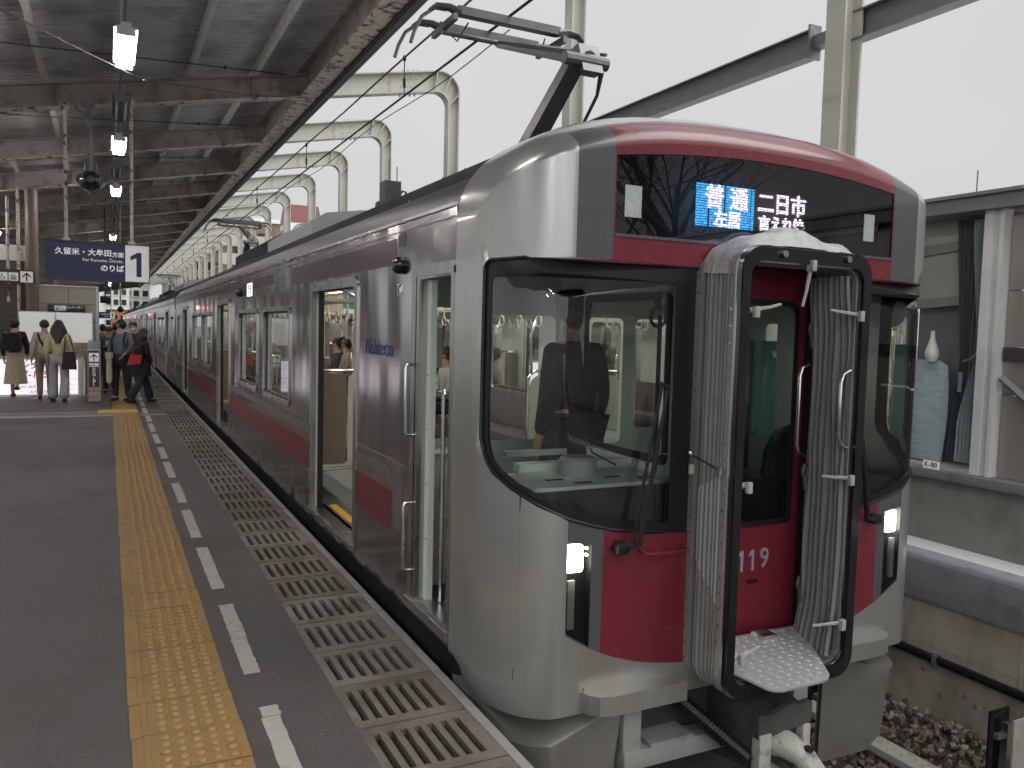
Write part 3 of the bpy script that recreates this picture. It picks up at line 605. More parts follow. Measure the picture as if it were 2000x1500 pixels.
for i,x in enumerate((2.14,1.16,.18,-.80,-1.78,-2.76,-3.74,-4.72,-5.7)):
    mb = MB(); z = zt(x); mb.box(x-.032,x-.026,CY0,CY1,z+.001,z+.142); mb.box(x-.03,x+.035,CY0,CY1,z+.001,z+.008); mb.box(x-.03,x+.035,CY0,CY1,z+.134,z+.142)
    obj('purlin', mb, 'purlin', t, smooth=0)
mb = MB(); z = zt(3.0)
mb.box(2.985,3.0,CY0,CY1,z-.36,z+.10); mb.box(2.88,2.99,CY0,CY1,z+.085,z+.10); obj('edge_girder', mb, 'rafter', t, smooth=0)
mb = MB(); mb.box(2.86,3.12,CY0,CY1,z-.39,z-.362); obj('eave_board', mb, 'flange', t, smooth=0)
mb = MB(); mb.box(3.0,3.14,CY0,CY1,z-.34,z-.32); mb.box(3.14,3.16,CY0,CY1,z-.42,z+.10); mb.box(3.16,3.24,CY0,CY1,z-.44,z-.41); mb.box(3.24,3.26,CY0,CY1,z-.44,z-.25); obj('gutter', mb, 'gutter', t, smooth=0)
mb = MB(); mb.tube([(3.262,CY0,z-.33),(3.262,CY1,z-.33)],.05,8); obj('gutter_pipe', mb, 'galv', t)
for y0 in PY[2:8]:
    mb = MB(); y = y0
    for (a,b_) in (((-3.2,y-3.4),(2.6,y-.2)),):
        mb.tube([(a[0],a[1],zt(a[0])-.02),(-1,a[1]+(b_[1]-a[1])*.4,zt(-1)-.06),(b_[0],b_[1],zt(b_[0])-.02)],.009,5); mb.lathe([(.02,-.05),(.02,.05)],(1.6,y-.75,zt(1.6)-.035),6,axis='y')
    obj('tie_rod', mb, 'wire', t)
# ------------------------------------------------------------------ overhead wires
t = thing('overhead_wire', 'pair of overhead wires running along the track above the pantographs', 'wire', (XC,8,4.14))
ys = [-20+1.0*i for i in range(150)]
def mess(y): u = ((y-8.5)/4.8)%1; return 4.52+.02*abs(2*u-1)
mb = MB(); mb.tube([(XC,y,4.135) for y in (-20,130)], .012, 6); obj('contact_wire', mb, 'wire', t)
mb = MB(); mb.tube([(XC-.005,y,mess(y)) for y in ys], .011, 5); obj('messenger_wire', mb, 'wire', t)
for i in range(14):
    y = 8.5+4.8*i; mb = MB(); mb.lathe([(.012,4.50),(.02,4.52),(.02,4.545),(.012,4.56)],(XC,y,0),8); mb.tube([(XC,y,4.50),(XC,y,4.15)],.006,5); mb.lathe([(.009,4.22),(.017,4.24),(.017,4.31),(.009,4.33)],(XC,y,0),8); obj('dropper', mb, 'wire', t)
for (xo,zo,lab) in ((4.35,5.25,'thin overhead feeder wire running under the portal frames on the far side of the track'),):
    mb = MB(); mb.tube([(xo,y,zo+.05*math.cos(y*.85)) for y in [9+.9*i for i in range(110)]],.008,5); tag(obj('feeder_wire', mb, 'wire', base=(xo,9,zo)), lab, 'wire')
# ------------------------------------------------------------------ the train
CA, CB = .28, .45; D0 = W-CA; Y1 = 21.65
_th = [math.pi/2*i/60 for i in range(61)]
_arc = [(D0+CA*math.sin(a), YF+CB*(1-math.cos(a))) for a in _th]; _len = [D0]
for i in range(60): _len.append(_len[-1]+math.hypot(_arc[i+1][0]-_arc[i][0], _arc[i+1][1]-_arc[i][1]))
SC_ = _len[-1]; ST = SC_+3.655-(YF+CB)
def plan(s):
    a = abs(s); g = 1 if s >= 0 else -1
    if a <= D0: return s, YF, Vector((0,-1))
    if a >= SC_: return g*W, YF+CB+(a-SC_), Vector((g,0))
    for i in range(60):
        if a <= _len[i+1]:
            t = (a-_len[i])/(_len[i+1]-_len[i]); d = _arc[i][0]+t*(_arc[i+1][0]-_arc[i][0]); y = _arc[i][1]+t*(_arc[i+1][1]-_arc[i][1])
            th = _th[i]+t*(_th[i+1]-_th[i]); n = Vector((math.sin(th)/CA, -math.cos(th)/CB)).normalized(); return g*d, y, Vector((g*n.x, n.y))
def nose(s, z, off=0.):
    d,y,n = plan(s); return (XC+d+n.x*off, y+n.y*off, z)
def roof(d, base=2.15, rise=.57): return base+rise*max(0,1-(abs(d)/W)**2.8)**(1/2.2)
def drop(d): return .19*max(0,1-(abs(d)/W)**6)
def ztop(s):
    d = plan(s)[0]; return roof(d)-drop(d)
def zbot(s): a = abs(s); return -.06 if a < 1.58 else -.06+.11*min(1,(a-1.58)/.16)**1.5
def redarc(s): return .075+.19*abs(s)**3.1
car = thing('train_car', 'leading train car with crimson and grey nose, folded gangway bellows and lit headlights', 'train car', (XC,12.3,-1.1), 'cars of the train at the platform')
# -- nose shell
wout = [(.395,1.963),(1.30,1.966),(1.495,1.963),(1.525,1.953),(1.543,1.93),(1.545,1.60),(1.545,1.16),(1.523,1.10),(1.492,1.055),(1.445,1.01),(1.338,.955),(1.215,.897),(1.075,.835),(.95,.795),(.83,.765),(.6,.735),(.395,.720)]
win_ = [(.53,1.885),(1.30,1.886),(1.470,1.885),(1.49,1.868),(1.497,1.84),(1.497,1.60),(1.497,1.16),(1.476,1.105),(1.445,1.07),(1.40,1.035),(1.31,.985),(1.195,.935),(1.06,.875),(.94,.838),(.82,.808),(.6,.780),(.53,.772)]
wout_r = [(a+(.055 if a > 1.5 else .03 if a > 1.4 else 0),b) for a,b in wout]; win_r = [(a+(.06 if a > 1.46 else .035 if a > 1.39 else 0),b) for a,b in win_]
disp = [(-.88+.11*i, 2.088) for i in range(17)]+[(.88-.11*i, 2.488-.064*((.88-.11*i)/.88)**2) for i in range(17)]
lamp = [(.948,.706),(1.058,.728),(1.072,.722),(1.072,.34),(1.066,.318),(1.05,.306),(.948,.243)]
door = [(-.385,.085),(.385,.085),(.385,1.99),(-.385,1.99)]
mir = lambda lp: [(-a,b) for a,b in lp]
ss = sorted(set([-W_*.1+0 for W_ in ()]+[round(x*g,4) for g in (1,-1) for x in [0,.2,.385,.6,.75,.887,.98,1.073]+_len[::4]+[SC_+.06,SC_+.13,ST]]))
top = [(s, ztop(s)) for s in ss]; bot = [(s, zbot(s)) for s in ss]
outer = bot+top[::-1]
rl = [(-1.073+2.146*i/40, redarc(-1.073+2.146*i/40)) for i in range(41)]
lines = [rl]+[[(g*.887,redarc(.887)),(g*.887,.76)] for g in (1,-1)]+[[(g*.887,1.97),(g*.887,ztop(.887))] for g in (1,-1)]+[[(g*1.073,1.97),(g*1.073,ztop(1.073))] for g in (1,-1)]+[[(g*1.073,.73),(g*1.073,.83)] for g in (1,-1)]+[[(g*1.073,.305),(g*1.073,redarc(1.073))] for g in (1,-1)]
pts = [(g*s, z) for g in (1,-1) for s in [x for x in _len[::3]] for z in [.0+.12*i for i in range(21)] if z < ztop(s)-.03 and z > zbot(s)+.02]
holes = [mir(wout), wout_r, disp, lamp, mir(lamp), door]
def cls(s, z):
    if z > ztop(s)+1e-6 or z < zbot(s)-1e-6: return None
    for h in holes:
        if inpoly((s,z),h): return None
    a = abs(s)
    if z < redarc(s): return 0
    if a < .887: return 1
    if a < 1.073: return 2
    return 0
mb = MB(); cdt([outer]+holes, lines, pts, cls, lambda s,z: nose(s,z), mb)
# roof of the nose: height field over the plan
nv = 14
def tops(i, j):
    s,_ = top[i]; d,y,n = plan(s); v = 1-math.cos(math.pi/2*j/nv) if j < nv else 1.0
    y2 = y+(3.655-y)*v; h = roof(d)-drop(d)*(1-math.sqrt(max(0,1-(1-min((y2-y)/.42,1))**2))); return (XC+d,y2,h)
ds = len(top); vs = [tops(i,j) for j in range(nv+1) for i in range(ds)]
for j in range(nv):
    for i in range(ds-1):
        if abs(top[i][0]) >= SC_-1e-4 and abs(top[i+1][0]) >= SC_-1e-4: continue
        a = [vs[j*ds+i],vs[j*ds+i+1],vs[(j+1)*ds+i+1],vs[(j+1)*ds+i]]; m_ = (abs(top[i][0]+top[i+1][0])/2); yy = sum(p[1] for p in a)/4
        mb.add(a, [(0,1,2,3)], (1 if m_ < .887 else 2 if m_ < 1.073 else 0) if yy < plan((top[i][0]+top[i+1][0])/2)[1]+.115 else 0)
NW = len(mb.v) - 0
def nrm_of(p):
    d = p[0]-XC; e = 1e-3
    best = None
    # nearest perimeter point
    yp = YF if abs(d) <= D0 else (YF+CB*(1-math.sqrt(max(0,1-((abs(d)-D0)/CA)**2))))
    if p[1] <= yp+1e-4 or abs(d) >= W-1e-4:
        if abs(d) <= D0: return Vector((0,-1,0))
        if p[1] >= YF+CB: return Vector((1 if d > 0 else -1,0,0))
        s_ = min(1,(abs(d)-D0)/CA); n = Vector((s_/CA, -math.sqrt(max(0,1-s_*s_))/CB)).normalized(); return Vector((n.x if d > 0 else -n.x, n.y, 0))
    def hh(d_,y_):
        d_ = max(-W+1e-6,min(W-1e-6,d_)); yq = YF if abs(d_) <= D0 else (YF+CB*(1-math.sqrt(max(0,1-((abs(d_)-D0)/CA)**2))))
        return roof(d_)-drop(d_)*(1-math.sqrt(max(0,1-(1-min(max(y_-yq,0)/.42,1))**2)))
    e = min(1e-3,(W-abs(d))*.3); return Vector((-(hh(d+e,p[1])-hh(d-e,p[1]))/(2*e), -(hh(d,p[1]+e)-hh(d,p[1]-e))/(2*e), 1)).normalized()
nr = [nrm_of(v) for v in mb.v]
for i,f in enumerate(mb.f):
    a,b,c = (Vector(mb.v[f[k]]) for k in (0,1,2)); g_ = (b-a).cross(c-a)
    if len(f) == 4: g_ = g_+(c-a).cross(Vector(mb.v[f[3]])-a)
    if g_.dot(sum((nr[k] for k in f), Vector())) < 0: mb.f[i] = tuple(reversed(f))
me = bpy.data.meshes.new('nose_shell'); me.from_pydata([tuple(Vector(v)-BASE[car.name]) for v in mb.v], [], mb.f)
for m_ in ('silver','red','grey'): me.materials.append(M[m_])
for q_,k in zip(me.polygons, mb.m): q_.material_index = k; q_.use_smooth = True
me.normals_split_custom_set_from_vertices([tuple(n) for n in nr]); nose_o = link('nose_shell', me, car)
for h,dep in ((wout_r,.05),(mir(wout),.05),(disp,.05),(door,.12),(lamp,.05),(mir(lamp),.05)):
    mb = MB(); n = len(h); a = [nose(s,z,-.0005) for s,z in h]; b = [nose(s,z,-dep) for s,z in h]
    mb.add(a+b, [(i,(i+1)%n,n+(i+1)%n,n+i) for i in range(n)]); obj('hole_lining', mb, 'black', car, smooth=0)
# -- windscreens
for g in (-1,1):
    o_, i_ = [(g*a,b) for a,b in (wout if g < 0 else wout_r)], [(g*a,b) for a,b in (win_ if g < 0 else win_r)]
    ex = [(g*s,z) for s in _len[::3] for z in [.8+.1*i for i in range(12)]]
    mb = MB(); cdt([o_,i_], [], ex, lambda s,z: 0 if inpoly((s,z),o_) and not inpoly((s,z),i_) else None, lambda s,z: nose(s,z,-.006), mb)
    fr = obj('windscreen_frame', mb, 'black', car)
    mb = MB(); mb.tube([nose(s,z,.0) for s,z in o_]+[nose(*o_[0])], .008, 6, cap=False); obj('windscreen_seal', mb, 'black', car)
    mb = MB(); cdt([i_], [], ex, lambda s,z: 0 if inpoly((s,z),i_) else None, lambda s,z: nose(s,z,-.008), mb)
    obj('windscreen', mb, 'glass', car)
# -- destination display
mb = MB(); cdt([disp], [], [], lambda s,z: 0 if inpoly((s,z),disp) else None, lambda s,z: (XC+s,YF+.006,z), mb); obj('display_glass', mb, 'dispglass', car, smooth=0)
mb = MB(); mb.add([(XC-.89,YF+.10,2.05),(XC+.89,YF+.10,2.05),(XC+.89,YF+.10,2.52),(XC-.89,YF+.10,2.52)],[(0,1,2,3)]); obj('display_box', mb, 'cabdark', car, smooth=0)
mb = MB(); mb.prism([(-.885,2.074),(.885,2.074),(.885,2.087),(-.885,2.087)], lambda u,v,k: (XC+u,YF-.006*k,v)); obj('display_sill', mb, 'grey', car)
for x0,x1 in ((-.81,-.722),(.702,.775)):
    mb = MB(); mb.box(XC+x0,XC+x1,YF+.03,YF+.034,2.168,2.308); obj('display_blank', mb, mat('display_blank', (.85,.85,.8), .5, emit=(.9,.95,.9), es=1.1), car)
def ledmat(name, col, s):
    m, t, b = nodes(name); l = t.links.new
    tc = t.nodes.new("ShaderNodeTexCoord"); mp = t.nodes.new("ShaderNodeMapping"); mp.inputs['Scale'].default_value = (1,1,1); l(tc.outputs['Object'], mp.inputs[0])
    wv = t.nodes.new("ShaderNodeTexWave"); wv.bands_direction='Z'; wv.inputs['Scale'].default_value = 26; l(mp.outputs[0], wv.inputs[0])
    n = t.nodes.new("ShaderNodeTexNoise"); n.inputs['Scale'].default_value = 90; l(tc.outputs['Object'], n.inputs['Vector'])
    r = t.nodes.new("ShaderNodeMapRange"); r.inputs[1].default_value=.15; r.inputs[2].default_value=.5; r.inputs[3].default_value=.25*s; r.inputs[4].default_value=s; l(wv.outputs['Fac'], r.inputs[0])
    r2 = t.nodes.new("ShaderNodeMapRange"); r2.inputs[1].default_value=.35; r2.inputs[2].default_value=.6; r2.inputs[3].default_value=.5; r2.inputs[4].default_value=1.3; l(n.outputs[0], r2.inputs[0])
    mm = t.nodes.new("ShaderNodeMath"); mm.operation='MULTIPLY'; l(r.outputs[0], mm.inputs[0]); l(r2.outputs[0], mm.inputs[1])
    b.inputs['Base Color'].default_value=(.01,.01,.012,1); b.inputs['Emission Color'].default_value = col+(1,); l(mm.outputs[0], b.inputs['Emission Strength']); return m
M['ledblue'] = ledmat('led_blue', (.04,.40,.85), 5.5); M['ledpink'] = ledmat('led_white', (1,.80,.92), 8.0)
mb = MB()
for a,b_ in ((-.394,-.322),(-.308,-.225),(-.212,-.140),(-.126,-.06),(-.052,-.036)): mb.box(XC+a,XC+b_,YF+.06,YF+.064,2.168,2.365)
led = obj('led_panel', mb, 'ledblue', car, smooth=0)
mb = MB(); mb.box(XC-.036,XC+.36,YF+.061,YF+.064,2.168,2.365); mb.box(XC-.41,XC-.394,YF+.061,YF+.064,2.16,2.37); obj('led_module', mb, 'cabdark', led, smooth=0)
def led_t(s, size, x, z, sx=1.): text('led_lettering', s, size, 'ledpink', at_front(XC+x, YF+.056, z), led, bold=.003, sx=sx)
led_t('普', .115, -.285, 2.300); led_t('通', .115, -.135, 2.300); led_t('二日市', .108, .145, 2.300, 1.0)
led_t('左', .082, -.245, 2.203); led_t('居', .082, -.160, 2.203); led_t('言えれ快', .078, .145, 2.203, .98)
# -- headlights
for g in (-1,1):
    lp = [(g*a,b) for a,b in lamp]
    mb = MB(); cdt([lp], [], [], lambda s,z: 0 if inpoly((s,z),lp) else None, lambda s,z: nose(s,z,-.045), mb); hl = obj('headlight', mb, 'black', car, smooth=0)
    mb = MB(); cdt([lp], [], [], lambda s,z: 0 if inpoly((s,z),lp) else None, lambda s,z: nose(s,z,-.003), mb); obj('headlight_cover', mb, 'clearglass', hl, smooth=0)
    mb = MB(); q = rr(.978,1.062,.585,.708,.012); mb.prism([(g*a,b) for a,b in q], lambda u,v,k: nose(u,v,-.02-.02*k)); obj('headlight_lens', mb, mat('headlight_glow', (.9,.9,.8), .3, emit=(1,.97,.80), es=11.), hl)
    mb = MB()
    for zz in (.69,.66): mb.lathe([(.007,-.006),(.007,.006)],(XC+g*.962,YF+.02,zz),10,axis='y')
    obj('marker_lamp', mb, mat('marker_glow', (.9,.9,.8), .3, emit=(1,.97,.8), es=3.), hl)
    mb = MB(); mb.box(XC+g*1.02,XC+g*1.055,YF+.015,YF+.03,.33,.55); obj('tail_lamp', mb, mat('tail_lens', (.30,.33,.30), .3), hl)
# -- gangway
def gframe(name, m_, y0, y1, out, inn, par): 
    mb = MB(); mb.ring(out, inn, lambda u,v,k: (XC+u, y0+(y1-y0)*k, v)); return obj(name, mb, m_, par, smooth=40)
gw = gframe('gangway', 'satin', 2.972, YF+.01, rr(-.415,.415,.0,2.045,.13,8), rr(-.375,.375,.05,1.99,.09,8), car)
gframe('gangway_front_frame', 'blackgloss', 2.722, 2.745, rr(-.394,.404,.002,2.048,.105,8), rr(-.349,.354,.06,1.985,.075,8), gw)
gframe('frame_trim', 'chrome', 2.7455, 2.757, rr(-.404,.409,-.003,2.053,.107,8), rr(-.342,.348,.063,1.981,.072,8), gw)
gframe('clamp_strip', 'satin', 2.757, 2.79, rr(-.408,.398,.006,2.044,.10,8), rr(-.35,.345,.06,1.98,.07,8), gw)
rng = random.Random(21)
for k in range(6):                       # the folds
    ya, yb = 2.797+.0285*k, 2.797+.0285*k+.017; jit = rng.uniform(-.006,.006)
    out = rr(-.404+jit,.396+jit,.004+jit,2.046,.11,8); inn = rr(-.362,.362,.055,1.985,.08,8)
    def fold(u, v, e):
        # v 0..1 around the tube section
        return None
    mb = MB(); n = len(out); prof = [(0,ya),(.55,ya),(1.0,(ya*.7+yb*.3)),(1.0,(ya*.3+yb*.7)),(.55,yb),(0,yb)]
    vs = [(XC+inn[i][0]+(out[i][0]-inn[i][0])*t, y, inn[i][1]+(out[i][1]-inn[i][1])*t) for t,y in prof for i in range(n)]
    mb.add(vs, [(a*n+i,a*n+(i+1)%n,(a+1)*n+(i+1)%n,(a+1)*n+i) for a in range(5) for i in range(n)])
    obj('bellows_fold', mb, 'bellow', gw, smooth=60)
    mb = MB(); mb.box(XC-.4075+jit,XC-.400+jit,ya+.004,yb-.004,.44+.03*k,1.02-.015*k); obj('fold_patch', mb, 'bellowpatch', gw)
def drape(u, v):                         # inner lining on the far side, hanging in folds
    y = 2.765+.235*u; z = .09+1.86*v; a = .02+.014*math.sin(u*44+2*mnoise.noise((u*2,v*2.2,0)))*(1.2-.3*v)+.018*mnoise.noise((u*5,v*4,3))
    pinch = .03*math.exp(-((v-.98)/.1)**2)+.04*math.exp(-((v-.0)/.08)**2); return (XC+.352-a-pinch, y, z)
mb = MB(); mb.grid(60,50,drape); obj('bellows_lining', mb, 'lining', gw, smooth=60)
mb = MB(); mb.grid(40,30,lambda u,v: (XC-.355+.012*math.sin(u*40), 2.765+.235*u, .09+1.86*v)); obj('bellows_lining', mb, 'lining', gw, smooth=60)
def hood(u, v):                          # loose cloth over the top
    a = -.405+.82*u; fr = v
    e = min(1,max(0,(.46-abs(a+.0))/.14)); crown = .035+.075*math.exp(-((a+.03)/.20)**2)*math.sin(math.pi*min(1,.15+fr*.85)) 
    wr = .026*mnoise.noise((a*7+1.5,fr*2.2,1.))+.030*(.3-abs(mnoise.noise((a*9+fr*2,fr*2.5,4.))))
    ed = rr(-.405,.405,1.5,2.04,.13,8); 
    x = a; z0 = 2.04-.13+math.sqrt(max(0,.13**2-max(0,abs(a)-.275)**2)) if abs(a) > .275 else 2.04
    return (XC+x, 2.752+.235*fr+.01*mnoise.noise((a*6,fr,8)), z0+(crown+wr)*min(1,.25+3*fr)*e+.004)
mb = MB(); mb.grid(70,22,hood); obj('bellows_hood', mb, 'hood', gw, smooth=60)
mb = MB()
for i in range(26):
    z = .12+.075*i
    for yy,xx in ((2.773,-.409),(2.99,-.4155)): mb.lathe([(.0055,-.003),(.004,.002)],(XC+xx,yy,z),6,axis='x')
for x in (-.17,.23): mb.lathe([(.016,-.018),(.016,-.004),(.009,.0)],(XC+x,2.722,2.02),8,axis='y')
for x in (-.3,-.15,0,.15,.3): mb.lathe([(.006,2.048),(.006,2.056)],(XC+x,2.765,0),6)
obj('rivet', mb, 'chrome', gw)
def handle(p, out, dn):                  # pale clamp handle: block on the frame and a cranked lever
    mb = MB(); p = Vector(p); o_, d_ = Vector(out), Vector(dn)
    mb.tube([p-o_*.02, p+o_*.03], .013, 8); mb.box(p.x+o_.x*.03-.013,p.x+o_.x*.03+.013,2.700,2.722,p.z-.032,p.z+.018,bev=.003)
    a = p+o_*.03+Vector((0,-.008,0)); mb.tube([a, a+d_*.05+o_*.012, a+d_*.08+o_*.03, a+d_*.16+o_*.035], [.010,.009,.008,.007], 6); obj('clamp_handle', mb, 'lightgrey', gw)
handle((XC-.352,2.735,1.765),(1,0,0),(.75,.0,.2)); handle((XC+.362,2.735,1.765),(-1,0,0),(-.75,.2,.12)); handle((XC+.005,2.735,1.985),(0,0,-1),(-.25,0,-.8))
handle((XC+.345,2.735,.27),(-1,0,0),(-.6,.3,-.08)); handle((XC-.348,2.735,.20),(1,0,0),(.8,.3,.05)); handle((XC+.352,2.735,.98),(-1,0,0),(-.35,.5,.02)); handle((XC-.35,2.735,.985),(1,0,0),(.2,.3,-.08))
for x,y_,z0,z1 in ((.335,2.76,1.12,1.50),(.30,2.985,1.05,1.52)):
    mb = MB(); mb.tube([(XC+x,y_,z1),(XC+x-.045,y_,z1-.02),(XC+x-.06,y_,z1-.06),(XC+x-.06,y_,z0+.06),(XC+x-.045,y_,z0+.02),(XC+x,y_,z0)],.0085,8); obj('grab_rail', mb, 'chrome', gw)
for z in (.42,1.0,1.72):
    mb = MB(); mb.tube([(XC+.33,3.0,z),(XC+.30,2.985,z),(XC+.285,2.98,z-.03),(XC+.30,2.98,z-.06),(XC+.305,2.975,z-.12)],.011,6); obj('latch', mb, 'underframe', gw)
mb = MB(); mb.tube([(XC-.43,2.99,1.095),(XC-.43,2.775,1.05)],.005,5); mb.ball((XC-.43,2.99,1.10),.016,.016,.016); mb.box(XC-.445,XC-.415,2.765,2.785,1.03,1.07); obj('tie_hook', mb, 'chrome', gw)
mb = MB(); mb.box(XC-.432,XC-.414,2.98,2.995,1.00,1.045); obj('reflector_tag', mb, 'cream', gw)
# tread plate
P4 = [(-.36,3.07),(.38,3.07)]
mb = MB(); pl_ = [(-.37,3.02),(.33,3.02),(.345,2.99),(.185,2.66),(.15,2.635),(.11,2.628),(-.14,2.628),(-.18,2.64),(-.21,2.66),(-.37,2.94)]
def pz(y): return .155-.10*(3.02-y)/.39
mb.prism(pl_, lambda u,v,k: (XC+u, v, pz(v)-.010+.010*k)); tp = obj('tread_plate', mb, 'plate', gw, smooth=20)
mb = MB()
for i in range(22):
    for j in range(13):
        u,v = -.34+.031*i+(.0155 if j%2 else 0), 3.0-.029*j
        if not inpoly((u,v),pl_) or not inpoly((u+.012,v-.012),pl_) or not inpoly((u-.012,v-.012),pl_): continue
        a = .75 if (i+j)%2 else -.75; d_ = Vector((math.cos(a),math.sin(a)))*.0105; p,q = Vector((u,v))-d_, Vector((u,v))+d_
        mb.tube([(XC+p.x,p.y,pz(p.y)),(XC+(p.x+q.x)/2,(p.y+q.y)/2,pz((p.y+q.y)/2)+.0012),(XC+q.x,q.y,pz(q.y))],[.0012,.0028,.0012],4)
obj('tread_pattern', mb, 'plate', tp, smooth=60, fix=False)
mb = MB(); mb.tube([(XC+.02,3.022,.162),(XC+.17,3.022,.162)],.009,8); mb.box(XC+.05,XC+.14,2.955,3.02,.14,.158); obj('hinge', mb, 'chrome', tp)
# recessed end door
mb = MB(); DY = 3.10; dl = rr(-.28,.325,.69,1.83,[.03,.07,.07,.03],5)
cdt([[(-.40,.07),(.40,.07),(.40,2.0),(-.40,2.0)], dl], [], [], lambda u,v: 0 if not inpoly((u,v),dl) else None, lambda u,v: (XC+u,DY,v), mb)
ed = obj('end_door', mb, 'red', car, smooth=0)
mb = MB(); mb.ring(rr(-.288,.333,.682,1.838,[.035,.075,.075,.035],5), rr(-.262,.307,.71,1.81,[.03,.06,.06,.03],5), lambda u,v,k: (XC+u,DY-.008*k,v)); obj('window_rubber', mb, 'black', ed)
mb = MB(); cdt([dl],[],[],lambda u,v: 0 if inpoly((u,v),dl) else None, lambda u,v:(XC+u,DY+.004,v), mb); obj('door_glass', mb, 'glass', ed, smooth=0)
M['numgrey'] = mat('number_grey',(.5,.48,.48),.35,.4)
for ch,dx in (('3',-.075),('9',.165)): text('number_lettering',ch,.15,'numgrey',at_front(XC+dx,DY-.004,.505),ed,ext=.004,sx=.85)
for dx in (.012,.085): mb = MB(); mb.prism(one(.15), lambda u,v,k:(XC+dx+u*.7,DY-.006*k,.505+v)); obj('number_lettering', mb, 'numgrey', ed)
mb = MB(); mb.box(XC+.06,XC+.12,DY-.008,DY,.385,.405,bev=.003); obj('door_latch', mb, 'black', ed)
mb = MB(); mb.box(XC-.40,XC+.40,3.0,DY+.02,.06,.085); mb.box(XC-.40,XC+.40,3.02,3.06,.085,.14); obj('door_sill', mb, 'stainless_plain', car)
text('door_glass_lettering','室',.035,'cabgreen',at_front(XC+.19,DY+.012,1.56),ed)
# hand grabs, wipers
for g in (-1,1):
    mb = MB(); mb.tube([(XC+g*.69,YF,.665),(XC+g*.685,YF-.035,.652),(XC+g*.66,YF-.045,.645),(XC+g*.48,YF-.045,.645),(XC+g*.455,YF-.04,.65),(XC+g*.45,YF,.66)],.009,8); obj('hand_grab', mb, 'red', car)
    mb = MB(); mb.lathe([(.03,-.05),(.03,.0)],(XC+g*.815,YF-.0,.69),12,axis='y'); mb.box(XC+g*.82-.03,XC+g*.82+.03,YF-.065,YF-.02,.665,.715,bev=.01)
    wp = obj('wiper', mb, 'black', car)
    mb = MB(); mb.tube([(XC+g*.795,YF-.055,.69),(XC+g*.735,YF-.06,.70),(XC+g*.70,YF-.065,.90),(XC+g*.60,YF-.05,1.40)],[.016,.015,.013,.008],6); mb.tube([(XC+g*.86,YF-.05,.70),(XC+g*.76,YF-.055,1.0),(XC+g*.61,YF-.045,1.42)] if 0 else [(XC+g*.755,YF-.045,.70),(XC+g*.72,YF-.05,.95),(XC+g*.625,YF-.04,1.42)],.008,6); mb.tube([(XC+g*.59,YF-.05,1.41),(XC+g*.64,YF-.045,1.43)],.009,6); obj('wiper_arm', mb, 'black', wp)
    mb = MB(); mb.box(XC+g*.635-.006,XC+g*.635+.006,YF-.03,YF-.012,1.02,1.74); mb.box(XC+g*.635-.003,XC+g*.635+.003,YF-.013,YF-.009,1.0,1.76); obj('wiper_blade', mb, 'black', wp)
    # foot step and skirt
    q = [(g*.45,YF),(g*.45,2.915),(g*.46,2.905),(g*.86,2.905),(g*.93,2.925),(g*.965,2.96),(g*.985,YF)]
    mb = MB(); mb.prism(q, lambda u,v,k: (XC+u,v,-.05+.09*k)); mb.prism([(g*.46,2.995),(g*.97,2.995),(g*.97,YF),(g*.46,YF)], lambda u,v,k:(XC+u,v,.04+.018*k)); obj('foot_step', mb, 'silver', car, smooth=20)
    i0 = .745 if g < 0 else .55
    sk = [(g*i0,-.062),(g*1.80,-.062),(g*1.80,-.42),(g*1.45,-.52),(g*1.18,-.62),(g*.97,-.68),(g*(i0+.04),-.67)]
    def skp(s,z): d,y,n = plan(s); q = -(z+.06); return (XC+d-n.x*(.012+(.42 if g > 0 else .12)*q), y-n.y*(.012+.08*q), z)
    mb = MB(); cdt([sk],[],[(g*s,z) for s in _len[::4] for z in (-.2,-.35,-.5,-.6)],lambda s,z: 0 if inpoly((s,z),sk) else None, skp, mb)
    k0 = len(mb.v); mb.v += [(x,y+.03,z) for x,y,z in mb.v]; mb.f += [tuple(i+k0 for i in f[::-1]) for f in mb.f]; mb.m += mb.m[:]
    obj('nose_skirt', mb, 'skirt', car, smooth=30)
mb = MB(); mb.box(XC-.9,XC+.9,3.12,3.45,-.30,-.07); obj('nose_underside', mb, 'cabdark', car)
# -- coupler gear under the gangway
mb = MB(); mb.prism([(2.78,-.14),(2.78,-.40),(3.4,-.5),(3.4,-.10),(3.0,-.085)], lambda u,v,k: (XC-.15+.31*k,u,v)); cp = obj('coupler', mb, 'underframe', car, smooth=20)
mb = MB(); mb.prism([(-.165,-.115),(-.06,-.125),(0,-.10),(.05,-.088),(.09,-.108),(.165,-.10),(.175,-.115),(.172,-.205),(.05,-.215),(-.06,-.225),(-.165,-.23)], lambda u,v,k: (XC+u,2.778-.035*k,v)); obj('coupler_face', mb, 'underframe', cp, smooth=20)
M['chipw'] = mat('chipped_white', (.44,.43,.39), .5, var=.2, dirt=((.10,.09,.08),14,.5,.7))
for q in ((-.16,-.085),(.115,.165)): mb = MB(); mb.box(XC+q[0],XC+q[1],2.735,2.79,-.62,-.21,bev=.008); obj('coupler_cheek', mb, 'chipw', cp)
mb = MB(); mb.tube([(XC-.03,2.82,-.30),(XC+.0,2.74,-.275),(XC+.035,2.66,-.30),(XC+.055,2.58,-.36),(XC+.06,2.54,-.43)],[.075,.082,.07,.055,.03],14,flat=.75); kn = obj('coupler_knuckle', mb, 'chipw', cp, smooth=60)
mb = MB(); mb.tube([(XC-.07,2.80,-.43),(XC-.05,2.68,-.45),(XC-.01,2.58,-.52),(XC+.03,2.56,-.60)],[.07,.075,.06,.03],12,flat=.8); obj('coupler_jaw', mb, 'chipw', cp, smooth=60)
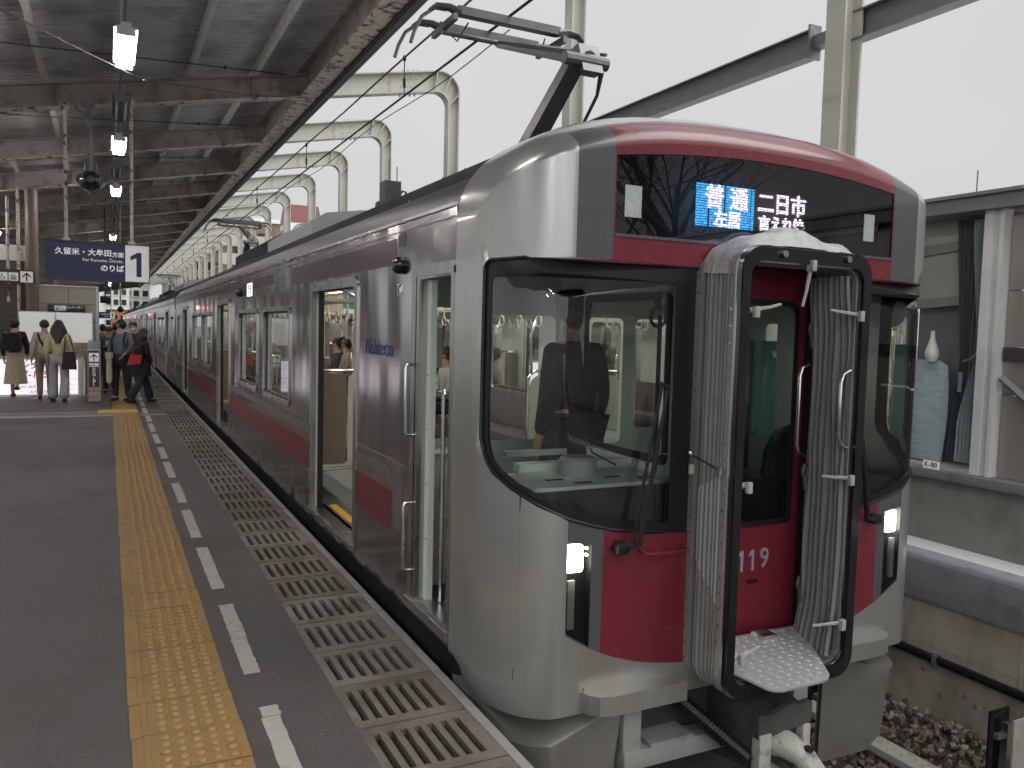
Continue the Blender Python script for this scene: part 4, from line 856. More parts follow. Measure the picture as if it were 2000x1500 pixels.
mb = MB(); mb.lathe([(.024,-.0),(.022,.012)],(XC+.038,2.628,-.262),14); obj('pin_hole', mb, 'black', cp)
mb = MB()
pth = [(XC-.42+.01*i, 3.1-.012*i, -.09-.010*i) for i in range(26)]
for k in range(19): a = Vector(pth[k]); b_ = Vector(pth[k+1]); d_ = (b_-a).normalized(); mb.tube([a-d_*.003,a+d_*.006],.042,10)
mb.tube(pth, .034, 10); obj('air_hose', mb, 'black', cp)
for q in ((XC-.745,XC-.645,3.0,3.06,-.30,-.066),(XC+.30,XC+.40,2.98,3.04,-.24,-.06)): mb = MB(); mb.box(*q,bev=.004); obj('bracket', mb, 'lightgrey', car)
mb = MB(); mb.box(XC-.745,XC-.02,2.985,3.10,-.38,-.29,bev=.005); mb.box(XC-.60,XC-.35,2.98,3.12,-.288,-.27); mb.box(XC-.745,XC-.70,2.985,3.1,-.62,-.38); obj('buffer_beam', mb, 'lightgrey', car)
mb = MB(); mb.box(XC-.9,XC+.9,3.4,3.5,-.8,-.07); mb.box(XC-1.25,XC+1.25,3.5,Y1,-.35,.06); 
for yy in (5.2,16.8):
    mb.box(XC-1.0,XC+1.0,yy,yy+2.6,-.85,-.45)
obj('underframe', mb, 'cabdark', car)
for yy in (5.45,7.55,17.05,19.15):
    mb = MB()
    for xx in (XC-.5335,XC+.5335): mb.lathe([(.43,-.06),(.43,.05),(.46,.06),(.46,.075),(.1,.08)],(xx,yy,-.66),24,axis='x')
    mb.tube([(XC-.7,yy,-.66),(XC+.7,yy,-.66)],.08,10); obj('wheelset', mb, 'steel_rail', car)

# -- body sides -------------------------------------------------------
XL, XR = XC-W, XC+W
def side_panel(name, x, xin, y0, y1, z0, z1, holes, m_out, m_in, par):
    def c(u,v):
        for h in holes:
            if inpoly((u,v),h): return None
        return 0
    box_ = [(y0,z0),(y1,z0),(y1,z1),(y0,z1)]
    mb = MB(); cdt([box_]+holes,[],[],c,lambda u,v:(x,u,v),mb); o = obj(name, mb, m_out, par, smooth=0)
    mb = MB(); cdt([box_]+holes,[],[],c,lambda u,v:(xin,u,v),mb); obj('inner_lining', mb, m_in, o, smooth=0)
    for h in holes:
        mb = MB(); n = len(h); mb.add([(x,u,v) for u,v in h]+[(xin,u,v) for u,v in h],[(i,(i+1)%n,n+(i+1)%n,n+i) for i in range(n)])
        obj('opening_reveal', mb, 'stainless_plain', o, smooth=0)
    return o
cabd = rr(3.70,4.14,.165,1.915,.005,1)
dY = [6.06,12.5,18.95]; drs = [rr(y-.64,y+.64,.15,1.925,[.004,.06,.06,.004],4) for y in dY]
wns = [rr(a,b,.93,1.785,.06,4) for a,b in ((7.66,9.02),(9.50,10.86),(14.05,15.40),(15.55,17.25),(20.3,21.1))]
sd_ = side_panel('side_wall', XL, XL+.085, 3.655, Y1, .06, 2.262, [cabd]+drs+wns, 'stainless', 'trainwhite', car)
rw = [rr(a,b,.93,1.785,.06,4) for a,b in ((4.2,5.1),(7.66,9.02),(9.50,10.86),(14.05,15.40),(15.55,17.25),(20.3,21.1))]+[rr(y-.55,y-.05,.75,1.75,.06,4) for y in dY]+[rr(y+.05,y+.55,.75,1.75,.06,4) for y in dY]
side_panel('side_wall', XR, XR-.085, 3.655, Y1, .06, 2.262, rw, 'stainless', 'trainwhite', car)
for h in rw:
    mb = MB(); cdt([h],[],[],lambda u,v,h=h: 0 if inpoly((u,v),h) else None, lambda u,v:(XR-.03,u,v), mb); obj('window_pane', mb, 'clearglass', car, smooth=0)
for h,(a,b) in zip(wns,((7.66,9.02),(9.50,10.86),(14.05,15.40),(15.55,17.25),(20.3,21.1))):
    mb = MB(); mb.ring(rr(a-.045,b+.045,.885,1.83,.09,5), rr(a,b,.93,1.785,.06,5), lambda u,v,k:(XL-.009*k,u,v)); wf = obj('window_frame', mb, 'stainless_plain', car, smooth=25)
    mb = MB(); mb.ring(rr(a,b,.93,1.785,.06,5), rr(a+.022,b-.022,.952,1.763,.045,5), lambda u,v,k:(XL+.02+.02*k,u,v)); obj('window_rubber', mb, 'black', wf)
    mb = MB(); cdt([h],[],[],lambda u,v,h=h: 0 if inpoly((u,v),h) else None, lambda u,v:(XL+.035,u,v), mb); obj('window_pane', mb, 'clearglass', wf, smooth=0)
    mb = MB(); mb.box(XL+.02,XL+.05,b-.16,b-.10,.94,1.78); obj('window_pillar', mb, 'stainless_plain', wf)
for y in dY:
    mb = MB(); mb.ring(rr(y-.705,y+.705,.135,1.995,[.01,.09,.09,.01],5), rr(y-.64,y+.64,.15,1.925,[.004,.06,.06,.004],5), lambda u,v,k:(XL-.011*k,u,v)); df = obj('door_frame', mb, 'stainless_plain', car, smooth=25)
    mb = MB(); mb.box(XL-.015,XL+.12,y-.70,y+.70,.10,.148); mb.box(XL-.03,XL+.02,y-.66,y+.66,.125,.145); obj('door_threshold', mb, 'stainless_plain', df)
    mb = MB(); mb.box(XL+.032,XL+.066,y+.575,y+.66,.155,1.92); mb.box(XL+.032,XL+.066,y-.66,y-.615,.155,1.92); dl_ = obj('sliding_door', mb, 'trainwhite', df)
    mb = MB(); mb.box(XL+.028,XL+.070,y+.545,y+.576,.155,1.92); mb.box(XL+.028,XL+.070,y-.616,y-.592,.155,1.92); obj('door_edge_rubber', mb, 'black', dl_)
    mb = MB(); mb.box(XL+.14,XL+.20,y-.6,y+.6,.146,.156); obj('floor_marking', mb, 'yellow', df)
    mb = MB(); mb.box(XL+.02,XL+.085,y-.64,y+.64,1.925,2.0); obj('door_header', mb, 'cabdark', df)
def film(name, y0, y1, z0, z1, m_): mb = MB(); mb.box(XL-.0018,XL+.001,y0,y1,z0,z1); return obj(name, mb, m_, car, smooth=0)
for y0,y1 in ((4.60,5.355),(6.765,11.795),(13.205,18.245),(19.655,Y1-.02)):
    film('red_stripe', y0, y1, .445, .68, 'redfilm'); film('grey_stripe', y0, y1, .745, .815, 'greyfilm')
    film('bead', y0, y1, .855, .868, 'chrome')
film('grey_stripe', 4.395, 4.548, .474, .83, 'greyfilm'); film('bead', 4.36, 4.60, .855, .868, 'chrome')
for y0,y1,z0 in ((4.562,7.55,2.015),(8.45,9.7,2.06),(10.75,16.0,2.09),(16.4,Y1-.02,2.09)): film('upper_red_stripe', y0, y1, z0, 2.165, 'redfilm_reflect')
film('grey_stripe', 4.395, 4.535, 2.112, 2.182, 'cabdark'); film('grey_stripe', 7.9, 8.19, 1.94, 2.13, 'greyfilm')
# eaves and roof
mb = MB(); mb.box(XL-.012,XL+.01,3.66,Y1,2.245,2.262); mb.box(XL-.006,XL+.01,3.66,Y1,2.195,2.200); obj('cantrail', mb, 'stainless_plain', car)
def rsec(): return [(XC-W+.001,2.26)]+[(XC+d_, roof(d_)-.014) for d_ in [1.3505*math.sin(R(-90+180*i/36)) for i in range(37)]]+[(XC+W-.001,2.26)]
rs_ = rsec(); mb = MB(); n = len(rs_)
for i in range(n-1): mb.add([(rs_[i][0],3.655,rs_[i][1]),(rs_[i+1][0],3.655,rs_[i+1][1]),(rs_[i+1][0],Y1,rs_[i+1][1]),(rs_[i][0],Y1,rs_[i][1])],[(0,1,2,3)],1 if abs((rs_[i][0]+rs_[i+1][0])/2-XC) > 1.285 else 0)
obj('roof', mb, ['darkroof','shoulder'], car, smooth=50)
mb = MB()
for g in (-1,1): mb.box(XC+g*1.16-.02,XC+g*1.16+.02,3.9,Y1,2.42,2.475)
obj('roof_rail', mb, 'black', car)
mb = MB(); acs = [(-.95,2.5),(-.95,2.74),(-.80,2.84),(-.4,2.90),(.4,2.90),(.80,2.84),(.95,2.74),(.95,2.5)]
mb.prism([(a,b) for a,b in acs], lambda u,v,k:(XC+u,8.6+2.6*k,v)); obj('air_conditioner', mb, mat('aircon_grey', (.34,.345,.34), .5, var=.1), car, smooth=20)
mb = MB(); mb.prism([(a*.98,b+.02) for a,b in acs], lambda u,v,k:(XC+u,11.2+3.2*k,v)); obj('roof_equipment', mb, 'darkroof', car, smooth=20)
for yy,xx in ((4.75,2.30),(5.78,2.28),(7.0,2.2)):
    mb = MB(); mb.lathe([(.10,2.60),(.11,2.66),(.085,2.68),(.085,2.74),(.07,2.755),(.02,2.76),(.02,2.785)],(xx,yy,0),16); mb.tube([(xx+.12,yy-.06,2.66),(xx+.12,yy-.06,2.82),(xx+.13,yy-.09,2.85),(xx+.15,yy-.12,2.84),(xx+.15,yy-.12,2.66)],.010,6); obj('roof_insulator', mb, 'underframe', car)
mb = MB(); mb.box(1.95,2.08,6.2,6.34,2.58,2.80); mb.tube([(2.0,6.25,2.8),(2.0,6.25,2.98)],.004,4); mb.tube([(2.06,6.25,2.8),(2.06,6.25,2.92)],.004,4); obj('roof_aerial', mb, 'underframe', car)
# small fittings on the side
for yy,zz in ((4.455,2.005),(10.78,2.04)):
    mb = MB(); mb.lathe([(.046,0),(.05,-.01),(.049,-.035),(.034,-.055),(.01,-.06)],(XL,yy,zz),16,axis='x'); cm = obj('side_camera', mb, 'blackgloss', car)
    mb = MB(); mb.prism([(-.02,-.02),(.02,-.02),(0,.02)], lambda u,v,k:(XL-.060-.003*k,yy+u*.8,zz+v*.8)); obj('lens_mark', mb, 'greyfilm', cm)
mb = MB(); mb.box(XL-.004,XL,4.45,4.53,1.835,1.90,bev=.001); obj('door_switch', mb, 'chrome', car)
text('logo_lettering','Nishitetsu',.145,mat('logo_blue',(.02,.045,.22),.4),at_side(XL-.002,4.89,1.522),car,ext=.0008,shear=.18,bold=.0004,sx=.98)
text('side_number_lettering','3119',.085,'greyfilm',at_side(XL-.002,8.36,.215),car,ext=.0008)
mb = MB(); mb.box(XL-.006,XL+.01,9.79,10.63,1.965,2.14); sdp = obj('side_display', mb, 'blackgloss', car); mb = MB(); mb.box(XL-.0075,XL-.005,9.80,10.2,1.975,2.13); obj('side_display_screen', mb, mat('side_led', (.6,.6,.65), .4, emit=(.9,.92,1), es=.9), sdp)
text('side_display_lettering','普通',.12,'textdark',at_side(XL-.008,10.0,2.055),sdp,ext=.0005)
for yy in (16.2,):
    mb = MB(); mb.lathe([(.03,0),(.028,-.02),(.005,-.03)],(XL,yy,1.93),12,axis='x'); obj('door_lamp', mb, mat('red_glow', (.8,.05,.03), .3, emit=(1,.06,.03), es=14.), car)
# the driver's doorway
mb = MB(); mb.box(XL-.006,XL,4.145,4.27,.13,1.93); mb.box(XL-.006,XL,3.665,3.698,.13,1.96); mb.box(XL-.008,XL,3.665,4.27,1.925,1.985); mb.box(XL-.006,XL,4.185,4.20,.15,1.93); cd = obj('cab_door_frame', mb, 'stainless_plain', car, smooth=0)
mb = MB(); mb.box(XL-.02,XL+.12,3.66,4.30,.09,.14); mb.box(XL-.01,XL+.06,3.7,4.14,.14,.158); obj('cab_threshold', mb, 'stainless_plain', cd)
for z0,z1 in ((1.06,1.45),(.30,.68)):
    mb = MB(); mb.tube([(XL,4.235,z1),(XL-.04,4.235,z1),(XL-.045,4.235,z1-.02),(XL-.045,4.235,z0+.02),(XL-.04,4.235,z0),(XL,4.235,z0)],.0095,8); obj('handrail', mb, 'chrome', cd)
mb = MB(); mb.box(XL+.04,XL+.075,4.085,4.14,.16,1.91); obj('cab_door', mb, 'cabgreen', cd)
mb = MB()
for z in (.5,.8,1.1,1.4,1.7): mb.lathe([(.006,0),(.004,-.003)],(XL+.04,4.11,z),6,axis='x')
obj('door_rivet', mb, 'chrome', cd)
# cab interior
mb = MB(); mb.box(XL+.09,XR-.09,3.12,Y1-.05,.10,.148); obj('floor', mb, 'floor', car)
mb = MB(); pk = [(XL+.085,4.62),(XR-.085,4.62)]; ph = [rr(1.69,1.97,.98,1.78,.03,3), rr(2.04,2.62,.95,1.75,.04,3), rr(2.75,3.15,.9,1.75,.04,3), rr(3.25,3.95,1.0,1.75,.04,3)]
cdt([[(XL+.085,.15),(XR-.085,.15),(XR-.085,2.4),(XL+.085,2.4)]]+ph,[],[],lambda u,v: None if any(inpoly((u,v),h) for h in ph) else 0, lambda u,v:(u,4.62,v), mb); cb_ = obj('cab_partition', mb, 'cabgreen', car, smooth=0)
mb = MB(); cdt(ph,[],[],lambda u,v: 0 if any(inpoly((u,v),h) for h in ph) else None, lambda u,v:(u,4.625,v), mb); obj('partition_glass', mb, 'glass', cb_, smooth=0)
mb = MB(); mb.box(XL+.10,XC-.40,3.15,3.55,.91,.945); mb.box(XL+.32,XC-.40,3.55,3.62,.945,.985); 
obj('driving_desk', mb, 'cabgreen', car)
mb = MB(); mb.lathe([(.095,.945),(.095,1.02),(.08,1.035)],(XC-.78,3.42,0),18); mb.box(XC-1.10,XC-.75,3.58,3.60,1.02,1.05); obj('desk_binnacle', mb, 'lightgrey', car)
mb = MB()
for xx,yy in ((-1.02,3.30),(-.70,3.28),(-.55,3.22),(-.92,3.2)): mb.box(XC+xx,XC+xx+.09,yy,yy+.025,.946,.949)
obj('desk_vent', mb, 'black', car)
for q in ((XL+.10,XC-.385,.93),(XC+.39,XR-.1,.86)): mb = MB(); mb.box(q[0],q[1],3.11,3.14,.15,q[2]); obj('desk_front', mb, 'cabdark', car)
mb = MB(); mb.box(XC+.40,XR-.12,3.2,3.75,.15,.85); def_ = mb.lathe([(.34,.85),(.33,1.0),(.26,1.12),(.1,1.17)],(XC+.78,3.38,0),20,0,'z',1.,.6); obj('instrument_console', mb, 'cabdark', car)
mb = MB(); mb.box(XC+.60,XC+.72,3.25,3.33,1.20,1.26); obj('document_clip', mb, 'whiteenamel', car)
pw = rr(3.22,3.98,1.02,1.84,.03,3)
mb = MB(); cdt([[(3.12,.15),(4.30,.15),(4.30,2.12),(3.12,2.12)],pw],[],[],lambda u,v: None if inpoly((u,v),pw) else 0,lambda u,v:(XC-.40,u,v),mb); gs = obj('gangway_side_wall', mb, 'cabgreen', car, smooth=0)
mb = MB(); mb.ring(rr(3.20,4.0,1.0,1.86,.04,3),rr(3.24,3.96,1.04,1.82,.03,3),lambda u,v,k:(XC-.40-.008*k,u,v)); obj('window_rubber', mb, 'black', gs)
mb = MB(); cdt([pw],[],[],lambda u,v: 0 if inpoly((u,v),pw) else None,lambda u,v:(XC-.398,u,v),mb); obj('window_pane', mb, 'clearglass', gs, smooth=0)
mb = MB(); mb.box(XC+.30,XC+.66,3.75,3.95,.15,1.25,bev=.05); mb.box(XC+.30,XC+.66,3.55,3.95,.55,.68,bev=.03); obj('driver_seat', mb, 'cabdark', car)
mb = MB(); mb.box(XC+.72,XC+1.22,4.52,4.60,.5,1.62); obj('equipment_cupboard', mb, mat('teal_panel',(.22,.42,.38),.45,var=.06), car)
mb = MB(); mb.box(XL+.09,XR-.09,3.3,4.62,2.12,2.14); obj('cab_ceiling', mb, 'cabgreen', car)
mb = MB(); mb.box(1.68,2.02,4.36,4.58,.15,.90); wc = obj('cab_cabinet', mb, 'whiteenamel', car); mb = MB(); mb.box(1.67,2.03,4.34,4.59,.90,.93); obj('cabinet_top', mb, 'cream', wc); mb = MB(); mb.box(1.725,1.74,4.35,4.36,.66,.80); mb.box(1.725,1.74,4.35,4.36,.22,.36); obj('cabinet_slot', mb, 'black', wc)
mb = MB(); mb.box(1.66,1.76,4.44,4.60,1.42,1.66,bev=.01); mb.lathe([(.015,1.38),(.015,1.42)],(1.71,4.52,0),8); obj('control_box', mb, 'cabgreen', car)
mb = MB(); mb.tube([(1.605,4.02,.17),(1.605,4.02,1.30),(1.64,4.1,1.31)],.012,8); mb.tube([(1.605,4.02,1.30),(1.62,4.35,1.30)],.006,6); obj('cab_pole', mb, 'chrome', car)
mb = MB()
for xx in (XC-.56,): mb.tube([(xx+.045*math.cos(t_/12*2*math.pi),3.10,1.73+.045*math.sin(t_/12*2*math.pi)) for t_ in range(13)],.009,6,cap=False); mb.ball((xx+.01,3.09,1.80),.035,.03,.035)
obj('desk_fan', mb, 'black', car)
mb = MB(); mb.tube([(XC-.86,3.5,1.55),(XC-.82,3.4,1.25),(XC-.74,3.35,1.06),(XC-.62,3.32,1.0)],.006,6); obj('microphone_cord', mb, 'black', car)
# saloon
mb = MB(); mb.box(XL+.09,XR-.09,4.66,Y1-.05,2.20,2.22); obj('ceiling', mb, 'trainwhite', car)
for xx in (XC-.55,XC+.55):
    mb = MB(); mb.box(xx-.06,xx+.06,4.9,Y1-.4,2.17,2.195); obj('ceiling_lamp', mb, emitmat('saloon_light', (1,.96,.86), 5.5), car)
for xx,gx in ((XR-.10,-1),(XL+.10,1)):
    for y0,y1 in ((7.0,11.55),(13.4,18.0)):
        mb = MB(); mb.box(xx,xx+gx*.44,y0,y1,.46,.58,bev=.02); mb.box(xx,xx+gx*.10,y0,y1,.58,.98,bev=.03); obj('bench', mb, 'seat', car)
        for ye in (y0-.05,y1+.05):
            mb = MB(); mb.prism(rr(0,.25,.45,1.24,[.02,.02,.02,.02],3), lambda u,v,k:(xx+gx*u,ye-.012+.024*k,v)); bp_ = obj('bench_partition', mb, 'brownpanel', car)
            mb = MB(); mb.prism(rr(.265,.46,.47,1.22,[.06,.12,.02,.02],4), lambda u,v,k:(xx+gx*u,ye-.005+.010*k,v)); obj('partition_pane', mb, M['cream'], bp_)
            mb = MB(); mb.tube([(xx,ye,1.27),(xx+gx*.40,ye,1.26),(xx+gx*.475,ye,1.20),(xx+gx*.485,ye,.5),(xx+gx*.42,ye,.42),(xx,ye,.40)],.014,8); mb.tube([(xx+gx*.44,ye,1.24),(xx+gx*.46,ye,1.6),(xx+gx*.36,ye,1.9),(xx+gx*.1,ye,2.0)],.015,8); obj('partition_rail', mb, 'chrome', bp_)
        mb = MB(); mb.box(xx+gx*.02,xx+gx*.34,y0,y1,1.86,1.88); mb.tube([(xx+gx*.34,y0,1.89),(xx+gx*.34,y1,1.89)],.012,6); obj('luggage_rack', mb, 'cream', car)
for xx in (XC-.75,XC+.75):
    mb = MB(); mb.tube([(xx,4.9,1.98),(xx,Y1-.4,1.98)],.012,6)
    for i in range(40):
        y = 5.1+.40*i; mb.tube([(xx,y,1.97),(xx,y,1.80)],.010,5); mb.tube([(xx,y+.055*math.cos(t_*math.pi/4),1.745+.055*math.sin(t_*math.pi/4)) for t_ in range(9)],.008,5,cap=False)
    obj('hanging_straps', mb, 'cream', car)
rng = random.Random(4)
for i in range(5):
    y = 7.0+2.6*i; mb = MB(); mb.box(XC-.35,XC+.35,y,y+.008,1.86,2.14); obj('hanging_poster', mb, mat('poster_%s'%['blue','teal','cream','white','rose'][i], [(.05,.16,.24),(.08,.22,.2),(.5,.45,.35),(.5,.5,.5),(.4,.2,.2)][i], .5, var=.3, vs=9), car)
# pantographs
def panto(y0, par):                      # y0: head line along the track
    mb = MB()
    for xx in (-.45,.45): mb.tube([(XC+xx,y0-.9,2.80),(XC+xx,y0+.25,2.80)],.03,8)
    for yy in (y0-.85,y0-.3,y0+.2): mb.tube([(XC-.5,yy,2.80),(XC+.5,yy,2.80)],.025,8)
    for xx in (-.45,.45):
        for yy in (y0-.85,y0+.2): mb.lathe([(.07,2.62),(.09,2.66),(.05,2.69),(.09,2.72),(.05,2.78)],(XC+xx,yy,0),12)
    pb = obj('pantograph', mb, 'pantoarm', par)
    kx = y0-1.25; kz = 3.50
    mb = MB(); a,b_ = Vector((XC,y0-.25,2.82)), Vector((XC,kx,kz)); d_ = (b_-a).normalized(); n_ = Vector((0,-d_.z,d_.y)); 
    vs = [a+Vector((sx*.075,0,0))+n_*sn*.055 for sx in(-1,1) for sn in(-1,1)]+[b_+Vector((sx*.06,0,0))+n_*sn*.04 for sx in(-1,1) for sn in(-1,1)]
    mb.add(vs,[(0,1,3,2),(4,6,7,5),(0,4,5,1),(2,3,7,6),(0,2,6,4),(1,5,7,3)]); mb.tube([(XC-.10,kx,kz),(XC+.24,kx,kz)],.045,10); mb.tube([(XC-.2,y0-.25,2.84),(XC+.2,y0-.25,2.84)],.06,10); obj('lower_arm', mb, 'pantoarm', pb)
    mb = MB(); mb.tube([(XC+.16,y0-.75,2.82),(XC+.20,kx+.05,kz-.20),(XC+.2,kx,kz-.05)],[.012,.012,.02],8); obj('link_rod', mb, 'wire', pb)
    mb = MB(); mb.tube([(XC+.10,kx,kz+.02),(XC,y0+.02,3.98)],[.055,.032],8); mb.tube([(XC+.22,kx-.02,kz+.06),(XC+.05,y0,3.97)],.012,6); mb.prism([(kx-.06,kz-.08),(kx+.06,kz-.08),(kx+.14,kz+.10),(kx+.02,kz+.12)],lambda u,v,k:(XC+.02+.16*k,u,v)); obj('upper_arm', mb, 'pantoarm', pb)
    for yy in (y0-.19,y0+.19):
        mb = MB(); mb.box(XC-.43,XC+.43,yy-.04,yy+.04,4.055,4.10); mb.box(XC-.45,XC+.45,yy-.028,yy+.028,4.10,4.122); cs = obj('contact_strip', mb, 'pantoarm', pb)
        for g in (-1,1):
            mb = MB(); mb.tube([(XC+g*.43,yy,4.075),(XC+g*.52,yy,4.10),(XC+g*.62,yy,4.095),(XC+g*.68,yy,4.05)],[.05,.042,.034,.018],8,flat=.6); mb.tube([(XC+g*.53,yy+.02,4.085),(XC+g*.63,yy+.02,4.08),(XC+g*.73,yy+.02,4.0),(XC+g*.785,yy+.02,3.89),(XC+g*.815,yy+.02,3.79)],.014,8)
            obj('collector_horn', mb, 'pantoalu', pb)
    mb = MB()
    for g in (-1,1): mb.box(XC+g*.48-.018,XC+g*.48+.018,y0-.24,y0+.24,4.0,4.05); mb.tube([(XC+g*.34,y0-.15,4.03),(XC+g*.37,y0,3.93),(XC+g*.42,y0+.1,4.03)],.007,5)
    mb.tube([(XC-.50,y0,3.98),(XC+.50,y0,3.98)],.022,8); obj('head_frame', mb, 'pantoalu', pb)
    return pb
panto(6.12, car); panto(20.6, car)
# -- following cars ---------------------------------------------------
LC = 19.35; YB = 22.05
c2 = thing('train_car', 'second car of the train, coupled behind the leading car past the third doorway', 'train car', (XC,YB+LC/2,-1.1), 'cars of the train at the platform')
dd = [rr(YB+o-.64,YB+o+.64,.15,1.925,[.004,.06,.06,.004],3) for o in (2.9,9.6,16.2)]; ww = [rr(YB+a,YB+b,.93,1.785,.06,3) for a,b in ((.5,1.5),(4.4,5.8),(5.95,7.9),(11.2,12.6),(12.75,14.6),(17.7,18.8))]
for x,g in ((XL,1),(XR,-1)):
    def cc(u,v): return None if any(inpoly((u,v),h) for h in dd+ww) else 0
    mb = MB(); cdt([[(YB,.06),(YB+LC,.06),(YB+LC,2.262),(YB,2.262)]]+dd+ww,[],[],cc,lambda u,v:(x,u,v),mb)
    for h in dd+ww: n = len(h); mb.add([(x,u,v) for u,v in h]+[(x+g*.08,u,v) for u,v in h],[(i,(i+1)%n,n+(i+1)%n,n+i) for i in range(n)])
    sw = obj('side_wall', mb, 'stainless', c2, smooth=0)
    for h in ww:
        mb = MB(); cdt([h],[],[],lambda u,v:0 if inpoly((u,v),h) else None,lambda u,v:(x+g*.03,u,v),mb); obj('window_pane', mb, 'clearglass', c2, smooth=0)
    for o in (2.9,9.6,16.2):
        mb = MB(); mb.ring(rr(YB+o-.705,YB+o+.705,.135,1.995,[.01,.09,.09,.01],3), rr(YB+o-.64,YB+o+.64,.15,1.925,[.004,.06,.06,.004],3), lambda u,v,k:(x-g*.011*k,u,v)); obj('door_frame', mb, 'stainless_plain', c2, smooth=25)
        if x == XR: mb = MB(); mb.box(x-.05,x-.02,YB+o-.64,YB+o+.64,.15,1.925); obj('sliding_door', mb, 'stainless_plain', c2)
    for a,b in ((.02,2.19),(3.61,8.89),(10.31,15.49),(16.91,LC-.02)):
        mb = MB(); mb.box(x-g*.0018,x+g*.001,YB+a,YB+b,.445,.68); obj('red_stripe', mb, 'redfilm', c2, smooth=0)
        mb = MB(); mb.box(x-g*.0018,x+g*.001,YB+a,YB+b,.745,.815); obj('grey_stripe', mb, 'greyfilm', c2, smooth=0)
    mb = MB(); mb.box(x-g*.0018,x+g*.001,YB+.02,YB+LC-.02,2.09,2.165); obj('upper_red_stripe', mb, 'redfilm_reflect', c2, smooth=0)
mb = MB(); mb.add([(x,y,z) for y in (YB,YB+LC) for x,z in rs_],[(i,i+1,n_+i+1,n_+i) for n_ in (len(rs_),) for i in range(n_-1)]+[tuple(range(len(rs_))),tuple(len(rs_)+i for i in range(len(rs_)))]); obj('roof', mb, 'darkroof', c2, smooth=50)
mb = MB(); mb.box(XL+.01,XR-.01,YB,YB+.03,.06,2.26); mb.box(XL+.01,XR-.01,YB+LC-.03,YB+LC,.06,2.3); obj('end_wall', mb, 'stainless_plain', c2)
mb = MB(); mb.box(XL+.09,XR-.09,YB+.05,YB+LC-.05,.10,.148); mb.box(XL+.09,XR-.09,YB+.05,YB+LC-.05,2.2,2.22); obj('floor', mb, 'floor', c2)
mb = MB(); mb.box(XC-.06,XC+.06,YB+.5,YB+LC-.5,2.17,2.195); obj('ceiling_lamp', mb, emitmat('car_light', (1,.96,.86), 5.0), c2)
mb = MB(); mb.box(XC-1.2,XC+1.2,YB+.3,YB+LC-.3,-.85,.06); obj('underframe', mb, 'cabdark', c2)
mb = MB(); mb.box(XC-.42,XC+.42,YB-.40,YB,.08,2.1); obj('gangway', mb, 'black', c2)
for y0 in (2.5,11.5): mb = MB(); mb.prism(acs, lambda u,v,k:(XC+u,YB+y0+3.4*k,v)); obj('air_conditioner', mb, M['lightgrey'] if y0 < 5 else 'darkroof', c2, smooth=20)
mb = MB(); mb.lathe([(.03,0),(.028,-.02),(.005,-.03)],(XL,YB+13.8,1.93),12,axis='x'); obj('door_lamp', mb, M['red_glow'] if 'red_glow' in M else bpy.data.materials['red_glow'], c2)
nm = ['third','fourth','fifth']
for i in range(3): 
    c3 = dup(c2, loc=(XC,YB+LC/2+(i+1)*(LC+.4),-1.1), label='%s car of the train, %s'%(nm[i],['coupled behind the second car','one car beyond the second pantograph','the last one, almost at the vanishing point'][i]))
    BASE[c3.name] = Vector(c3.location)
    if i == 0: panto(46.3, c3)
mb = MB(); mb.box(XL+.01,XR-.01,Y1-.03,Y1,.06,2.3); obj('end_wall', mb, 'stainless_plain', car)
# ------------------------------------------------------------------ under the canopy: lamps, signs, kiosk
def lamp_fix(y, lit, lab):
    t = thing('strip_light', lab, 'strip light', (.19,y,4.62), 'strip lights in a row under the canopy')
    mb = MB(); L_ = .66
    mb.box(.14,.24,y-L_,y+L_,4.66,4.71); mb.prism([(.072,4.655),(.077,4.648),(.14,4.66),(.24,4.66),(.303,4.648),(.308,4.655),(.245,4.672),(.135,4.672)], lambda u,v,k:(u,y-L_+2*L_*k,v)); obj('reflector', mb, 'whiteenamel' if lit else 'galv', t, smooth=20)  # unlit fixtures get a darker reflector, their missing light put into the colour
    for x in (.135,.245): mb = MB(); mb.tube([(x,y-L_+.06,4.615),(x,y+L_-.04,4.615)],.017,10); obj('tube', mb, 'tube' if lit else 'unlit', t)
    
    for q in (y-L_-.01,y+L_-.04): mb = MB(); mb.box(.10,.28,q,q+.05,4.585,4.665); obj('end_cap', mb, 'whiteenamel' if lit else 'galv', t)  # caps darkened the same way on unlit fixtures
    
    for q in (y-.4,y+.4): mb = MB(); mb.tube([(.19,q,4.7),(.19,q,5.28)],.008,6); obj('hanger', mb, 'galv', t)
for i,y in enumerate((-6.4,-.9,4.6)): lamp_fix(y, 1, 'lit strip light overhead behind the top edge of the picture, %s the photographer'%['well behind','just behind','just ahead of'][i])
def left_fix(y, lab):
    t = thing('strip_light', lab, 'strip light', (-3.0,y,4.2), 'strip lights over the other platform edge'); mb = MB(); mb.box(-3.1,-2.9,y-.66,y+.66,4.24,4.29); obj('reflector', mb, 'whiteenamel', t)
    for x in (-3.05,-2.95): mb = MB(); mb.tube([(x,y-.6,4.2),(x,y+.6,4.2)],.017,8); obj('tube', mb, 'tube', t)
for i,y in enumerate((-3,3,9,15,21,29)): left_fix(y, 'lit strip light of the other row, cut by the left edge of the picture' if i == 5 else 'lit strip light of the other row, outside the left edge, number %d from the photographer'%(i+1))
ls = [(10.1,1),(12.95,0),(15.6,1),(18.3,0),(21.0,1),(23.8,0),(26.5,0),(29.5,0),(32.6,1)]+[(36.5+4*i,1) for i in range(11)]
